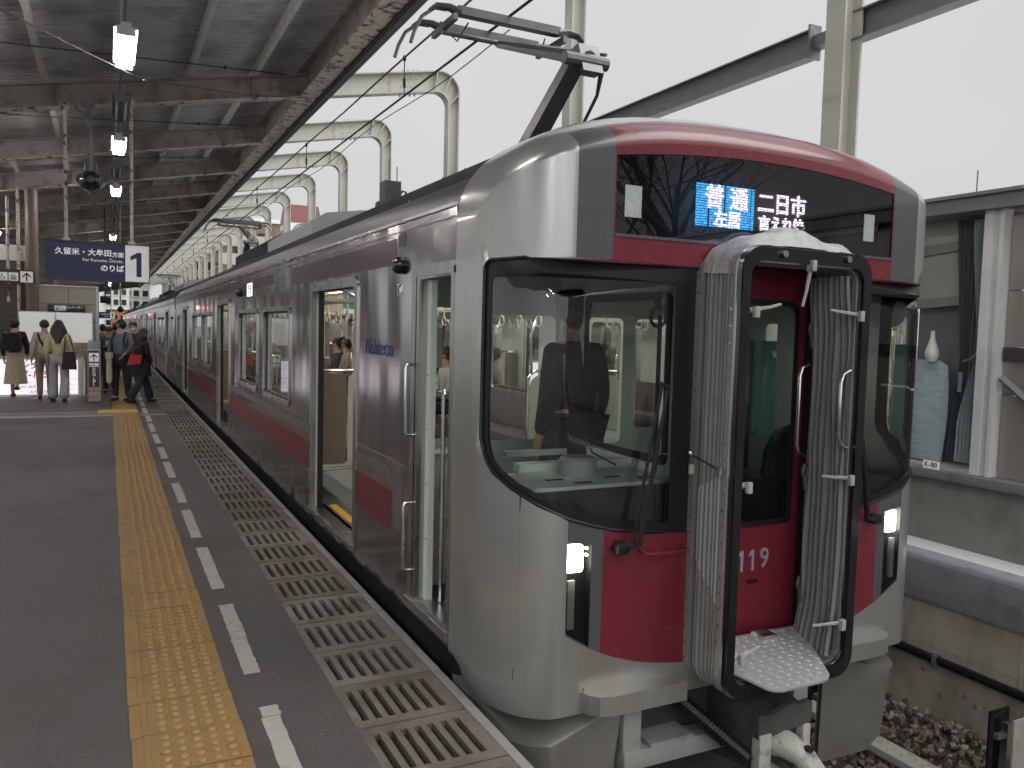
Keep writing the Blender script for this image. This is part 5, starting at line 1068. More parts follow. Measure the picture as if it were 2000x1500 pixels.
for i,(y,l) in enumerate(ls):
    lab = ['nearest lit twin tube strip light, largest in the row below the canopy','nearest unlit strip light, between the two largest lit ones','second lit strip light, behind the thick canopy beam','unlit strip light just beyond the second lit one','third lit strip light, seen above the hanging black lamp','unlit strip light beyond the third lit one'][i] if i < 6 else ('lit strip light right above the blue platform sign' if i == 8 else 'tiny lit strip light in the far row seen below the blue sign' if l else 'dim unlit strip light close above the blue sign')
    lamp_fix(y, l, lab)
mb = MB(); mb.tube([(.19,3,5.05),(.19,80,5.05)],.02,6)
tag(obj('cable_conduit', mb, 'galv', base=(.19,20,5.05)), 'grey cable conduit above the row of strip lights', 'conduit')
mb = MB(); mb.tube([(-1.5,8.2,4.5),(.4,10.6,4.45),(2.0,12.6,5.0),(2.9,13.4,5.3)],.008,5)
for p in ((.4,10.6,4.45),(2.0,12.6,5.0)): mb.ball(p,.022,.03,.02)
tag(obj('hanging_cable', mb, 'wire', base=(.4,10.6,4.45)), 'thin dark cable slung across below the canopy behind the nearest light', 'cable')
# platform sign
t = thing('platform_sign', 'large hanging navy sign for platform 1 with white Japanese lettering', 'sign', (-.11,13.5,2.22), 'blue platform signs')
mb = MB(); mb.box(-.80,.575,13.43,13.57,2.22,2.235); mb.box(-.80,.575,13.43,13.57,2.775,2.79); mb.box(-.80,-.788,13.43,13.57,2.236,2.774); mb.box(.563,.575,13.43,13.57,2.236,2.774); obj('frame', mb, 'signdark', t)
mb = MB(); mb.box(-.788,.240,13.45,13.55,2.236,2.774); obj('navy_panel', mb, 'navy', t)
mb = MB(); mb.box(.241,.563,13.45,13.55,2.236,2.774); obj('number_panel', mb, 'signwhite', t)
text('lettering','久留米・大牟田',.105,'textwhite',at_front(-.307,13.445,2.63),t,bold=.002)
text('lettering','方面',.078,'textwhite',at_front(.142,13.445,2.615),t,bold=.0015)
text('lettering','For Kurume, Ōmuta.',.062,'textwhite',at_front(-.055,13.445,2.525),t,sx=1.02)
text('lettering','のりば',.105,'textwhite',at_front(.065,13.445,2.41),t,bold=.0025)
mb = MB(); mb.prism(one(.50), lambda u,v,k:(.41+u,13.447-.003*k,2.49+v)); obj('number_lettering', mb, 'textnavy', t, smooth=0)
for x in (-.53,.33):
    mb = MB(); mb.tube([(x,13.5,2.79),(x,13.5,zt(x)-.40)],.024,10); mb.box(x-.05,x+.05,13.44,13.56,zt(x)-.46,zt(x)-.37); mb.box(x-.05,x+.05,13.45,13.55,2.79,2.83); obj('hanger_pole', mb, 'flange', t)
mb = MB()
for i in range(34): x = -.78+.04*i; mb.tube([(x,13.5,2.79),(x+.004*math.sin(i*2),13.5,2.87)],.0018,3)
obj('bird_spikes', mb, 'galv', t)
t = thing('platform_sign', 'small far blue platform 1 sign seen beside the elevator tower', 'sign', (-.2,60,1.78), 'blue platform signs')
mb = MB(); mb.box(-.9,.14,59.95,60.05,1.78,2.2); obj('navy_panel', mb, 'navy', t); mb = MB(); mb.box(.145,.42,59.95,60.05,1.78,2.2); obj('number_panel', mb, 'signwhite', t)
mb = MB(); mb.prism(one(.40), lambda u,v,k:(.29+u,59.945-.003*k,1.99+v)); obj('number_lettering', mb, 'textnavy', t, smooth=0); text('lettering','久留米・大牟田方面',.1,'textwhite',at_front(-.33,59.94,2.05),t); text('lettering','のりば',.09,'textwhite',at_front(-.1,59.94,1.9),t)
mb = MB(); mb.tube([(.2,60,2.2),(.2,60,4.8)],.03,6); obj('hanger_pole', mb, 'flange', t)
# arrow sign at the left edge
def pict(s, x, y, z, h, par, m1='signwhite', m2='textdark'):
    mb = MB(); mb.box(x-h/2,x+h/2,y-.006,y,z-h/2,z+h/2); p = obj('pictogram_panel', mb, m1, par); mb = MB(); yy = y-.008; k = h
    def bx(a,b,c,d): mb.box(x+a*k,x+b*k,yy-.003,yy,z+c*k,z+d*k)
    if s == 'arrow':
        bx(-.06,.06,-.38,.28); mb.prism([(0,.40),(.34,.06),(.34,-.10),(0,.24),(-.34,-.10),(-.34,.06)], lambda u,v,q:(x+u*k,yy-.004*q-.0005,z+v*k))
    elif s == 'chair':
        mb.ball((x-.10*k,yy,z+.30*k),.07*k,.003,.07*k); mb.tube([(x-.10*k,yy,z+.2*k),(x-.06*k,yy,z-.05*k),(x+.14*k,yy,z-.06*k),(x+.24*k,yy,z-.30*k),(x+.34*k,yy,z-.27*k)],.035*k,6); mb.tube([(x+(-.05+.23*math.cos(R(a)))*k,yy,z+(-.17+.23*math.sin(R(a)))*k) for a in range(110,371,20)],.03*k,6)
    else:
        mb.ring(rr(x-.30*k,x+.30*k,z-.38*k,z+.14*k,.03*k,2), rr(x-.24*k,x+.24*k,z-.32*k,z+.08*k,.02*k,2), lambda u,v,q:(u,yy-.003*q,v))
        for a in (-.14,0,.14): bx(a-.05,a+.05,-.30,-.06); mb.ball((x+a*k,yy,z-.0*k),.045*k,.003,.045*k)
        mb.prism([(-.15,.22),(-.03,.22),(-.09,.36)], lambda u,v,q:(x+u*k,yy-.003*q,z+v*k)); mb.prism([(.03,.36),(.15,.36),(.09,.22)], lambda u,v,q:(x+u*k,yy-.003*q,z+v*k))
    obj('pictogram', mb, m2, p)
t = thing('elevator_sign', 'hanging charcoal sign with wheelchair, elevator and arrow symbols at the left edge', 'sign', (-1.9,20.9,2.43))
mb = MB(); mb.box(-2.55,-1.45,20.85,20.95,2.43,2.70); mb.box(-2.55,-1.43,20.86,20.94,2.70,2.715); mb.box(-1.445,-1.432,20.84,20.96,2.42,2.715); obj('panel', mb, 'signdark', t)
pict('chair',-2.04,20.84,2.555,.18,t); pict('lift',-1.84,20.84,2.555,.18,t); pict('arrow',-1.59,20.84,2.56,.24,t)
mb = MB(); mb.tube([(-1.75,20.9,2.70),(-1.75,20.9,zt(-1.75)-.38)],.028,8); mb.tube([(-1.95,20.95,2.0),(-1.95,20.95,4.3)],.03,8); obj('hanger_pole', mb, 'flange', t)
# hanging black lamp
t = thing('hanging_projector', 'black diamond shaped projector lamp hanging on a bent pipe from the thick beam', 'lamp', (-.21,13.5,3.65))
mb = MB(); mb.tube([(-.23,13.5,zt(-.23)-.4),(-.23,13.5,zt(-.23)-.62)],.035,8); mb.tube([(-.42,13.5,4.72),(-.30,13.5,4.62),(-.20,13.5,4.45),(-.19,13.5,4.2),(-.21,13.5,3.78)],[.016,.016,.02,.022,.022],8); mb.box(-.31,-.15,13.44,13.56,zt(-.23)-.44,zt(-.23)-.37); obj('bent_pipe', mb, 'galv', t)
mb = MB(); mb.prism([(-.235,3.66),(-.21,3.72),(-.10,3.80),(.0,3.80),(.10,3.73),(.16,3.66),(.08,3.56),(-.04,3.50),(-.14,3.55)], lambda u,v,k:(-.17+u,13.4+.22*k,v)); mb.lathe([(.05,-.20),(.13,-.12),(.145,0),(.10,.02)],(-.21,13.42,3.66),16,axis='y'); obj('housing', mb, 'blackgloss', t, smooth=40)
mb = MB(); mb.tube([(-.29,13.48,3.72),(-.28,13.48,3.92),(-.13,13.48,3.92),(-.12,13.48,3.72)],.012,6); obj('yoke', mb, 'galv', t)
# elevator tower and stair kiosk
t = thing('elevator_tower', 'cream clad elevator tower behind the whiteboard with an elevator sign', 'elevator tower', (-.77,20.5,0))
mb = MB(); mb.box(-1.35,-.19,20.0,22.4,0,2.33); obj('tower_body', mb, 'shaft', t)
mb = MB()
for z in (1.96,1.58,1.2,.8): mb.box(-1.352,-.188,19.997,20.0,z,z+.010)
mb.box(-.762,-.752,19.996,20.0,0,2.33); obj('panel_joint', mb, 'signdark', t)
mb = MB(); mb.box(-1.36,-1.31,19.985,19.997,0,2.34); mb.box(-.23,-.185,19.985,19.997,0,2.34); mb.box(-1.37,-.18,19.98,22.41,2.335,2.36); obj('corner_trim', mb, 'stainless_plain', t)
mb = MB(); mb.box(-1.14,-.43,19.90,19.985,1.785,1.945,bev=.005); s_ = obj('elevator_label', mb, 'signdark', t); pict('lift',-.965,19.89,1.87,.10,s_); pict('chair',-.855,19.89,1.87,.10,s_); text('elevator_lettering','エレベーター',.075,'textwhite',at_front(-.64,19.89,1.885),s_,sx=.75)
t = thing('whiteboard', 'long blank white notice board standing in front of the elevator tower', 'notice board', (-.95,19.4,1.14))
mb = MB(); mb.box(-1.62,-.975,19.36,19.40,1.14,1.76); mb.box(-.968,-.30,19.36,19.40,1.14,1.765); obj('board', mb, mat('white_notice_glow', (.78,.78,.76), .35, var=.03, emit=(1,1,.98), es=.16), t)  # faint glow added to the blank board to brighten its white
mb = MB(); mb.box(-.985,-.958,19.345,19.36,1.55,1.765); mb.box(-1.635,-.285,19.40,19.42,1.13,1.78); obj('board_frame', mb, 'stainless_plain', t)
t = thing('stair_parapet', 'tiled stair parapet carrying the bright map light box', 'parapet', (-1.4,19.2,0))
mb = MB(); mb.box(-3.2,-.36,19.05,19.35,0,1.15); obj('tiled_wall', mb, 'walltile', t, smooth=0)
mb = MB(); mb.box(-3.2,-.45,18.93,19.05,0,.86); obj('box_surround', mb, 'purlin', t); 
mb = MB(); mb.box(-3.1,-.56,18.918,18.93,.10,.80)
def boxlight():
    m, t_, b = nodes('light_box_face'); b.inputs['Base Color'].default_value=(.8,.78,.82,1); b.inputs['Emission Color'].default_value=(1,.93,1,1); b.inputs['Emission Strength'].default_value=.55; return m
lb = obj('light_box', mb, boxlight(), t)
M['mappurple'] = mat('map_line', (.45,.35,.62), .5, emit=(.5,.4,.75), es=.55); M['mapred'] = mat('map_red', (.55,.08,.16), .5, emit=(.6,.1,.2), es=.4)
text('map_lettering','センター',.17,'textdark',at_front(-1.42,18.914,.68),lb,shear=.2,bold=.003); text('map_lettering','77-1151',.20,'mapred',at_front(-1.32,18.914,.50),lb,shear=.1,bold=.004); text('map_lettering','福岡 大名',.07,'mappurple',at_front(-1.37,18.914,.33),lb); text('map_lettering','出口 徒歩',.065,'textdark',at_front(-1.45,18.914,.25),lb); text('map_lettering','みやけ 社',.075,'textdark',at_front(-1.26,18.914,.145),lb)
mb = MB()
for a,b_ in (((-.92,.58),(-.60,.62)),((-.92,.42),(-.58,.40)),((-.92,.20),(-.60,.19)),((-.86,.78),(-.62,.60)),((-.80,.45),(-.62,.22)),((-.86,.16),(-.86,.44)),((-.72,.58),(-.72,.78)),((-.75,.30),(-.58,.30))): mb.tube([(a[0],18.915,a[1]),(b_[0],18.915,b_[1])],.006,4)
obj('map_lines', mb, 'mappurple', lb)
mb = MB(); mb.box(-3.2,-.36,18.80,19.05,0,.075); obj('kerb', mb, 'flange', t)
mb = MB(); mb.tube([(-.42,18.75,.02),(-.42,18.75,.92),(-.42,19.2,1.02)],.02,8); obj('stair_rail', mb, 'chrome', t)
def push(o, f): b_ = Vector(o.location); o.location = (b_.x*f, b_.y*f, 1.65+(b_.z-1.65)*f+.02); o.scale = (f,f,f)
for nm_,f in (('stair_parapet',1.058),('whiteboard',1.06),('elevator_tower',1.07)):
    push(bpy.data.objects[nm_], f)
t = thing('stair_end_pillar', 'tiled end pillar of the stairs with an arrow and vertical elevator lettering', 'pillar', (-.25,18.5,0))
mb = MB(); mb.prism([(18.40,0),(18.40,1.04),(19.3,1.19),(19.3,0)], lambda u,v,k:(-.36+.21*k,u,v)); obj('pillar_body', mb, 'walltile', t, smooth=0)
mb = MB(); mb.prism([(18.38,1.04),(18.38,1.065),(19.32,1.225),(19.32,1.20)], lambda u,v,k:(-.37+.23*k,u,v)); mb.box(-.149,-.140,18.40,19.3,0,1.04); obj('sloped_cap', mb, 'stainless_plain', t)
mb = MB(); mb.box(-.345,-.165,18.385,18.40,.30,1.03); s_ = obj('sign_plate', mb, 'signdark', t); pict('arrow',-.255,18.38,.90,.175,s_); pict('lift',-.30,18.38,.745,.075,s_); pict('chair',-.21,18.38,.745,.075,s_)
for i,ch in enumerate('エレベーター'):
    mt_ = at_front(-.255,18.378,.66-.062*i); 
    if ch == 'ー': mt_ = mt_ @ Matrix.Rotation(R(90),4,'Z')
    text('elevator_lettering',ch,.075,'textwhite',mt_,s_,bold=.001)
# left: booth and round column
t = thing('brown_booth', 'dark brown clad booth wall at the left edge behind the elevator sign', 'booth', (-2.6,22,0))
mb = MB(); mb.box(-4.2,-1.69,21.6,24,0,3.3); obj('booth_wall', mb, mat('booth_brown', (.085,.07,.06), .6, var=.15), t); mb = MB(); mb.box(-4.25,-1.66,21.58,24,2.95,3.30); obj('booth_band', mb, 'purlin', t); mb = MB(); mb.tube([(-1.80,21.55,0),(-1.80,21.55,4.3)],.035,8); obj('downpipe', mb, 'flange', t)
def pcol(x,y,lab):
    t = thing('platform_column', lab, 'column', (x,y,0), 'round columns of the canopy'); mb = MB(); mb.lathe([(.13,0),(.13,zt(x)-.37),(.16,zt(x)-.37)],(x,y,0),20); obj('shaft', mb, mat('column_brown',(.16,.115,.09),.45,var=.15) if 'column_brown' not in bpy.data.materials else bpy.data.materials['column_brown'], t); mb = MB(); mb.box(x-.2,x+.2,y-.16,y+.16,zt(x)-.40,zt(x)-.375); obj('head_plate', mb, 'rafter', t)
pcol(-1.52,21.3,'brown round canopy column beside the dark booth wall'); pcol(-1.9,36.1,'round canopy column far behind the elevator tower')
for x,y,z,lab in ((-1.73,24,2.2,'black hanging monitor seen left of the elevator tower'),(-.06,26,2.23,'black hanging monitor seen right of the elevator tower')):
    t = thing('hanging_monitor', lab, 'monitor', (x,y,z), 'hanging monitors'); mb = MB(); mb.box(x-.13,x+.13,y-.08,y+.08,z-.09,z+.11,bev=.01); obj('monitor_body', mb, 'black', t); mb = MB(); mb.tube([(x,y,z+.1),(x,y,zt(x)-.38)],.02,6); obj('hanger_pole', mb, 'signdark', t)
t = thing('hanging_ball_lamp', 'dark ball hanging on a pole beyond the blue sign', 'lamp', (.33,26,1.96)); mb = MB(); mb.tube([(.33,26,2.05),(.33,26,4.9)],.022,6); obj('hanger_pole', mb, 'flange', t); mb = MB(); mb.ball((.33,26,1.97),.085,.085,.085); obj('ball', mb, 'black', t)
# ------------------------------------------------------------------ people
def skin(verts, edges, rad, name, m_, par, T, sub=1):
    me = bpy.data.meshes.new('tmp'); me.from_pydata([tuple(v) for v in verts], edges, []); o = bpy.data.objects.new('tmp', me); C.objects.link(o)
    md = o.modifiers.new('s','SKIN'); md.use_smooth_shade = True
    for i,r_ in enumerate(rad): me.skin_vertices[0].data[i].radius = (r_ if isinstance(r_,tuple) else (r_,r_)); me.skin_vertices[0].data[i].use_root = (i == 0)
    if sub: sm = o.modifiers.new('d','SUBSURF'); sm.levels = sub; sm.render_levels = sub
    dg = bpy.context.evaluated_depsgraph_get(); dg.update(); nm = bpy.data.meshes.new_from_object(o.evaluated_get(dg)); bpy.data.objects.remove(o); bpy.data.meshes.remove(me)
    nm.transform(T); nm.materials.clear(); nm.materials.append(M[m_] if isinstance(m_,str) else m_); 
    for p in nm.polygons: p.use_smooth = True
    return link(name, nm, par)
CL = {}
def cl(n, c): 
    if n not in CL: CL[n] = mat('cloth_'+n, c, .85, var=.22, vs=14, bump=.35, bs=16)
    return CL[n]
STAND = dict(pel=(0,0,.93), spi=(0,0,1.13), che=(0,.0,1.31), nec=(0,0,1.455), hd=(0,.012,1.60),
 shL=(-.17,0,1.385), elL=(-.215,-.02,1.12), wrL=(-.205,.06,.88), shR=(.17,0,1.385), elR=(.215,-.02,1.12), wrR=(.205,.06,.88),
 hiL=(-.09,0,.90), knL=(-.095,.03,.50), anL=(-.095,-.01,.09), hiR=(.09,0,.90), knR=(.095,.03,.50), anR=(.095,-.01,.09))
def person(label, loc, rz, H, pose, top, bot, hair, group=None, sleeve=True, long=0., bag=None, bot_kind='trousers', face=False, mask=False, fat=1., cap=None, cat='person', coat=0., shoe=(.02,.02,.02)):
    t = thing('person', label, cat, loc, group); J = {k: Vector(v) for k,v in {**STAND, **pose}.items() if k != 'turn'}
    T = Matrix.Rotation(rz,4,'Z') @ Matrix.Scale(H/1.70,4)
    hd = J['hd']; nk = J['nec']; up = (hd-nk).normalized(); fw = Vector((0,1,0)); fw = (fw-up*fw.dot(up)).normalized(); fw = (Matrix.Rotation(pose.get('turn',0),3,up) @ fw) if 'turn' in pose else fw
    rt = fw.cross(up)
    V = []; E = []; Rr = []
    def ad(p, r_, pa=None): V.append(p); Rr.append(r_); i = len(V)-1; (E.append((pa,i)) if pa is not None else None); return i
    pel = ad(J['pel'],.115); spi = ad(J['spi'],.105,pel); che = ad(J['che'],.115,spi); nec = ad(nk,.052,che)
    h0 = ad(nk+up*.07+fw*.012,.060,nec); h1 = ad(hd+fw*.006,.082,h0); h2 = ad(hd+up*.065,.072,h1); ad(hd+fw*.092-up*.012,.013,h1); ad(nk+up*.085+fw*.062,.026,h0); ad(hd+rt*.082-up*.008,.013,h1); ad(hd-rt*.082-up*.008,.013,h1)
    for s,g in (('L',-1),('R',1)):
        a = ad(J['sh'+s],.058,che); b = ad(J['el'+s],.042,a); wv = J['wr'+s]; c = ad(wv,.027,b); d_ = (wv-J['el'+s]).normalized(); pm_ = ad(wv+d_*.055,.030,c)
        sd0 = Vector((0,1,0)); sd0 = (sd0-d_*sd0.dot(d_)); sd0 = sd0.normalized() if sd0.length > .1 else Vector((1,0,0)); nn = d_.cross(sd0)*(-g)
        for q,(off,ln) in enumerate(((-.028,.062),(-.010,.078),(.010,.082),(.028,.072))): f1 = ad(wv+d_*.10-sd0*off,.0095,pm_); f2 = ad(wv+d_*(.10+ln*.5)-sd0*off*1.1+nn*.006,.0085,f1); ad(wv+d_*(.095+ln*.85)-sd0*off*1.1+nn*.028,.0075,f2)
        th = ad(wv+d_*.045+sd0*.042,.011,pm_); ad(wv+d_*.085+sd0*.060+nn*.012,.009,th)
        h = ad(J['hi'+s],.088,pel); k = ad(J['kn'+s],.056,h); an = ad(J['an'+s],.040,k); 
        sh = J['an'+s]-J['kn'+s]; ft = Vector((0,1,0)) if abs(sh.normalized().z) > .5 else Vector((0,.4,-.9)); ad(J['an'+s]+ft*.12+Vector((0,0,-.05)),.032,an)
    skin(V,E,Rr,'body','skin',t,T)
    f = fat
    if top:
        V=[];E=[];Rr=[]; a0 = ad(J['pel']+Vector((0,0,-.02)),.135*f); a1 = ad(J['spi'],.128*f,a0); a2 = ad(J['che'],.130*f,a1); a3_ = ad(J["nec"]-up*.02,.068,a2); (ad(J["nec"]+up*.035,.066,a3_) if coat else None)
        for s in 'LR':
            a = ad(J['sh'+s],.075,a2); 
            b = ad(J['el'+s],.060,a)
            if sleeve: ad(J['wr'+s]-(J['wr'+s]-J['el'+s]).normalized()*.015,.043,b)
        skin(V,E,Rr,'shirt' if not coat else 'coat',cl(*top),t,T)
    if coat:
        mb = MB(); pz_ = J['pel']; mb.lathe([(.15*f,.10),(.175*f,-.05),(.20*f,-coat)],tuple(pz_),18,0,'z',1.05,.85); mb.v = [tuple(T@Vector(v)+Vector(loc)) for v in mb.v]; obj('coat_tail', mb, cl(*top), t)
    if bot_kind == 'skirt':
        mb = MB(); n = 28; pz_ = J['pel']; rows = [(.125,.06),(.155,-.08),(.185,-.35),(.215,-.62)]
        mb.lathe(rows,tuple(pz_),n,0,'z',1.05,.9); mb.v = [tuple(T@Vector((v[0]*(1+.05*math.sin(9*math.atan2(v[1]-pz_.y,v[0]-pz_.x))),v[1],v[2]))+Vector(loc)) for v in mb.v]; obj('skirt', mb, cl(*bot), t)
    else:
        wk,wa = (.075,.068) if bot_kind == 'trousers' else (.088,.115)
        V=[];E=[];Rr=[]; a0 = ad(J['pel'],.125*f)
        for s in 'LR': a = ad(J['hi'+s],.103*f,a0); b = ad(J['kn'+s],wk,a); c = ad(J['kn'+s]*.25+J['an'+s]*.75,wa*.92,b); ad(J['an'+s]+(J['an'+s]-J['kn'+s]).normalized()*.02,wa,c)
        skin(V,E,Rr,'trousers',cl(*bot),t,T)
    for s in 'LR':
        sh = J['an'+s]-J['kn'+s]; p = J['an'+s]; mb = MB(); up_ = abs(sh.normalized().z) > .5
        mb.tube([p+Vector((0,-.055,-.05)),p+Vector((0,.03,-.045)),p+Vector((0,.12,-.06)),p+Vector((0,.165,-.067))],[.036,.043,.040,.018],10,flat=1); mb.v = [tuple(T@Vector(v)+Vector(loc)) for v in mb.v]; obj('shoe', mb, cl('shoe%d'%(shoe[0]*100),shoe), t)
    # hair: a cap hugging the skull, open over the face
    mb = MB()
    def hp(u,v):
        a = 2*math.pi*u; b = math.pi*(.02+.98*v)*(.43 if math.sin(a) > .3 else .60 if math.sin(a) > -.25 else .84); d_ = rt*math.cos(a)*math.sin(b)*.094+fw*math.sin(a)*math.sin(b)*.106+up*math.cos(b)*.112
        q = hd+up*.012+d_*(1+.06*mnoise.noise((d_*22))); return tuple(T@q+Vector(loc))
    mb.grid(22,10,hp)
    if long:
        def lh(u,v):
            a = math.pi*(1.0+u)*1.0; w_ = .105+.055*math.sin(math.pi*min(1,v*1.2)); q = hd+up*.02-Vector((0,0,long*v))+rt*math.cos(a)*w_*(1-.25*max(0,v-.7)/.3)+fw*math.sin(a)*(.10+.05*v)-fw*.015*v; return tuple(T@(q+Vector((1,1,0))*.010*mnoise.noise((u*9,v*3,5)))+Vector(loc))
        mb.grid(22,14,lh)
    obj('hair', mb, hair, t, smooth=60)
    if face:
        for g in (-1,1): mb = MB(); q = hd+fw*.077+rt*g*.032+up*.012; mb.ball(tuple(T@q+Vector(loc)),.009,.009,.007,8); obj('eye', mb, 'black', t)
        mb = MB(); q = [hd+fw*(.072-.01*abs(k))+rt*.012*k-up*.058 for k in (-2,-1,0,1,2)]; mb.tube([tuple(T@p+Vector(loc)) for p in q],.004,5); obj('mouth', mb, cl('lip',(.25,.10,.09)), t)
    if mask:
        mb = MB(); mb.grid(8,6,lambda u,v: tuple(T@(hd+rt*(u-.5)*.15+fw*(.095-.16*(u-.5)**2*2.2-.03*abs(v-.5))-up*(.005+.085*v))+Vector(loc))); obj('face_mask', mb, cl('mask',(.75,.75,.75)), t)
    if cap:
        mb = MB(); mb.lathe([(.105,.0),(.11,.05),(.125,.085),(.09,.11),(.01,.115)],(0,0,0),20); mb.v = [tuple(T@(hd+up*(.035+v[2])+rt*v[0]+fw*v[1])+Vector(loc)) for v in mb.v]; obj('cap', mb, cl(*cap), t)
    def place(mbx, name, m_): mbx.v = [tuple(T@Vector(v)+Vector(loc)) for v in mbx.v]; return obj(name, mbx, m_, t)
    return t, place, J
def w(**k): return k
WALK = dict(knL=(-.09,.14,.52), anL=(-.09,.16,.10), knR=(.09,.02,.50), anR=(.09,-.22,.16), elL=(-.22,-.08,1.13), wrL=(-.21,-.02,.89), elR=(.22,.03,1.12), wrR=(.20,.15,.92))
HB, HBR = 'hair', 'brownhair'
t,pl,J = person('person in a dark jacket and long cream skirt walking away at the left edge', (-1.72,19.55,0), R(-8), 1.62, {**WALK,'knR':(.09,.03,.52),'anR':(.09,-.30,.28)}, ('darkjacket',(.012,.013,.018)), ('creamskirt',(.42,.36,.26)), HB, bot_kind='skirt', fat=1.22)
mb = MB(); mb.box(-.17,.17,-.31,-.10,1.02,1.42,bev=.06); pl(mb,'backpack',cl('blackbag',(.010,.010,.012)))
t,pl,J = person('man in a cream shirt and beige trousers with a dark shoulder strap, head bent', (-1.16,19.12,0), R(4), 1.63, {'hd':(0,.07,1.585),'knL':(-.10,.0,.5),'wrL':(-.24,.06,.90),'wrR':(.19,.14,.98)}, ('creamshirt',(.50,.44,.33)), ('beige',(.26,.20,.145)), HB, fat=1.1)
mb = MB(); mb.tube([(-.12,-.06,1.41),(-.10,-.135,1.3),(0,-.15,1.1),(.10,-.14,.98)],.026,6,flat=.4); mb.tube([(.05,-.06,1.44),(.10,-.13,1.3),(.15,-.13,1.2)],.018,6,flat=.4); pl(mb,'bag_strap',cl('strap',(.035,.025,.02)))
mb = MB(); mb.box(.02,.22,-.24,-.13,.78,.97,bev=.03); pl(mb,'waist_bag',cl('blackbag',(.010,.010,.012)))
t,pl,J = person('woman with long dark hair in a pale yellow cardigan and wide grey trousers', (-.87,18.30,0), R(-6), 1.62, {**WALK,'anR':(.11,-.12,.10),'knR':(.11,.0,.5),'knL':(-.11,.06,.5),'anL':(-.12,.05,.09),'elR':(.25,-.03,1.14),'wrR':(.24,-.0,.96)}, ('paleyellow',(.50,.45,.25)), ('paledenim',(.33,.34,.34)), HBR, long=.40, bot_kind='wide', fat=1.05)
mb = MB(); mb.prism([(-.15,0),(.15,0),(.12,.36),(-.11,.36)], lambda u,v,k:(.21+u*.9,-.20+.12*k,.70+v)); pl(mb,'tote_bag',cl('darkbrownbag',(.028,.016,.016)))
mb = MB(); mb.tube([(.12,-.14,1.06),(.13,-.08,1.36),(.14,.0,1.45),(.15,.08,1.3)],.012,5); mb.tube([(.30,-.14,1.06),(.22,-.08,1.36),(.16,.0,1.44)],.012,5); pl(mb,'bag_strap',cl('darkbrownbag',(.028,.016,.016)))
t,pl,J = person('stout bearded man in glasses and a blue grey sweater with a backpack, looking left', (.25,18.52,0), R(150), 1.66, {'turn':R(-55),'elR':(.24,.02,1.13),'wrR':(.23,.10,.90),'elL':(-.23,.03,1.14),'wrL':(-.17,.17,1.0),'knL':(-.12,.02,.5),'anL':(-.14,.0,.09),'knR':(.12,.02,.5),'anR':(.13,.0,.09)}, ('bluegrey',(.105,.13,.155)), ('darkbrown',(.022,.018,.016)), HB, fat=1.32, face=True)
mb = MB(); mb.box(-.18,.18,-.33,-.13,1.0,1.43,bev=.06); pl(mb,'backpack',cl('navybag',(.012,.014,.022)))
mb = MB(); mb.tube([(-.12,-.12,1.42),(-.12,.05,1.45),(-.13,.15,1.3),(-.14,.15,1.12)],.022,6,flat=.5); mb.tube([(.12,-.12,1.42),(.12,.05,1.45),(.13,.15,1.3),(.14,.15,1.12)],.022,6,flat=.5); pl(mb,'backpack_strap',cl('navybag',(.012,.014,.022)))
tag(obj('carried_umbrella', (lambda m_: (m_.lathe([(.02,.36),(.055,.40),(.06,.62),(.05,.86),(.075,.90),(.075,1.0)],(.02,18.36,0),10),m_)[1])(MB()), cl('paleplastic',(.50,.45,.36)), base=(.02,18.36,.36)), 'pale folded bag held down at the side of the stout man', 'bag')
t,pl,J = person('person in a black coat and flared jeans striding past with a red handbag', (.60,17.92,0), R(-62), 1.50, {**WALK,'anR':(.09,-.34,.12),'knR':(.09,-.08,.5),'knL':(-.09,.16,.5),'anL':(-.09,.26,.09),'hd':(0,.05,1.59)}, ('blackcoat',(.010,.010,.011)), ('navyjeans',(.018,.026,.045)), HB, long=.26, bot_kind='wide', coat=.30, fat=1.2)
tag(obj('red_handbag', (lambda m_: (m_.prism([(-.13,0),(.11,.03),(.13,.20),(-.08,.21)], lambda u,v,k:(.47+u,17.62+.09*k,.78+v)),m_.tube([(.42,17.66,.98),(.47,17.68,1.12),(.55,17.7,1.15)],.010,5),m_)[2])(MB()), cl('redbag',(.42,.03,.035)), base=(.47,17.66,.78)), 'red handbag carried by the person in the black coat', 'handbag')
t,pl,J = person('masked man in dark clothes facing the camera behind the stout man', (.53,21.0,0), R(180), 1.62, {}, ('charcoal',(.02,.02,.022)), ('charcoal2',(.025,.025,.03)), HB, face=True, mask=True)
t,pl,J = person('person in a dark coat looking down at a phone beside the tiled pillar', (.03,20.6,0), R(170), 1.52, {'hd':(0,.06,1.585),'elL':(-.22,.03,1.13),'wrL':(-.07,.24,1.19),'elR':(.22,.03,1.13),'wrR':(.05,.25,1.19)}, ('olivecoat',(.045,.042,.035)), ('charcoal',(.02,.02,.022)), HB, face=True, coat=.25)
mb = MB(); mb.box(-.035,.035,.30,.31,1.20,1.33,bev=.004); pl(mb,'phone','lightgrey')
person('distant dark haired head and shoulders between pillar and phone user', (-.12,24.5,0), R(0), 1.53, {}, ('tan',(.20,.15,.11)), ('charcoal',(.02,.02,.022)), HB)
person('distant person in a pale coat just left of the stout man', (.20,27.0,0), R(10), 1.52, {}, ('pale',(.5,.48,.44)), ('charcoal',(.02,.02,.022)), HB)
person('dark uniformed figure added inside the cab for the reflection of the photographer', (2.47,4.12,.148), R(12), 1.70, {}, ('uniform',(.010,.011,.014)), ('uniform2',(.010,.011,.014)), HB, cap=('capcloth',(.012,.012,.016)), coat=.28, fat=1.1)  # stand-in figure for the photographer mirrored in the windscreen
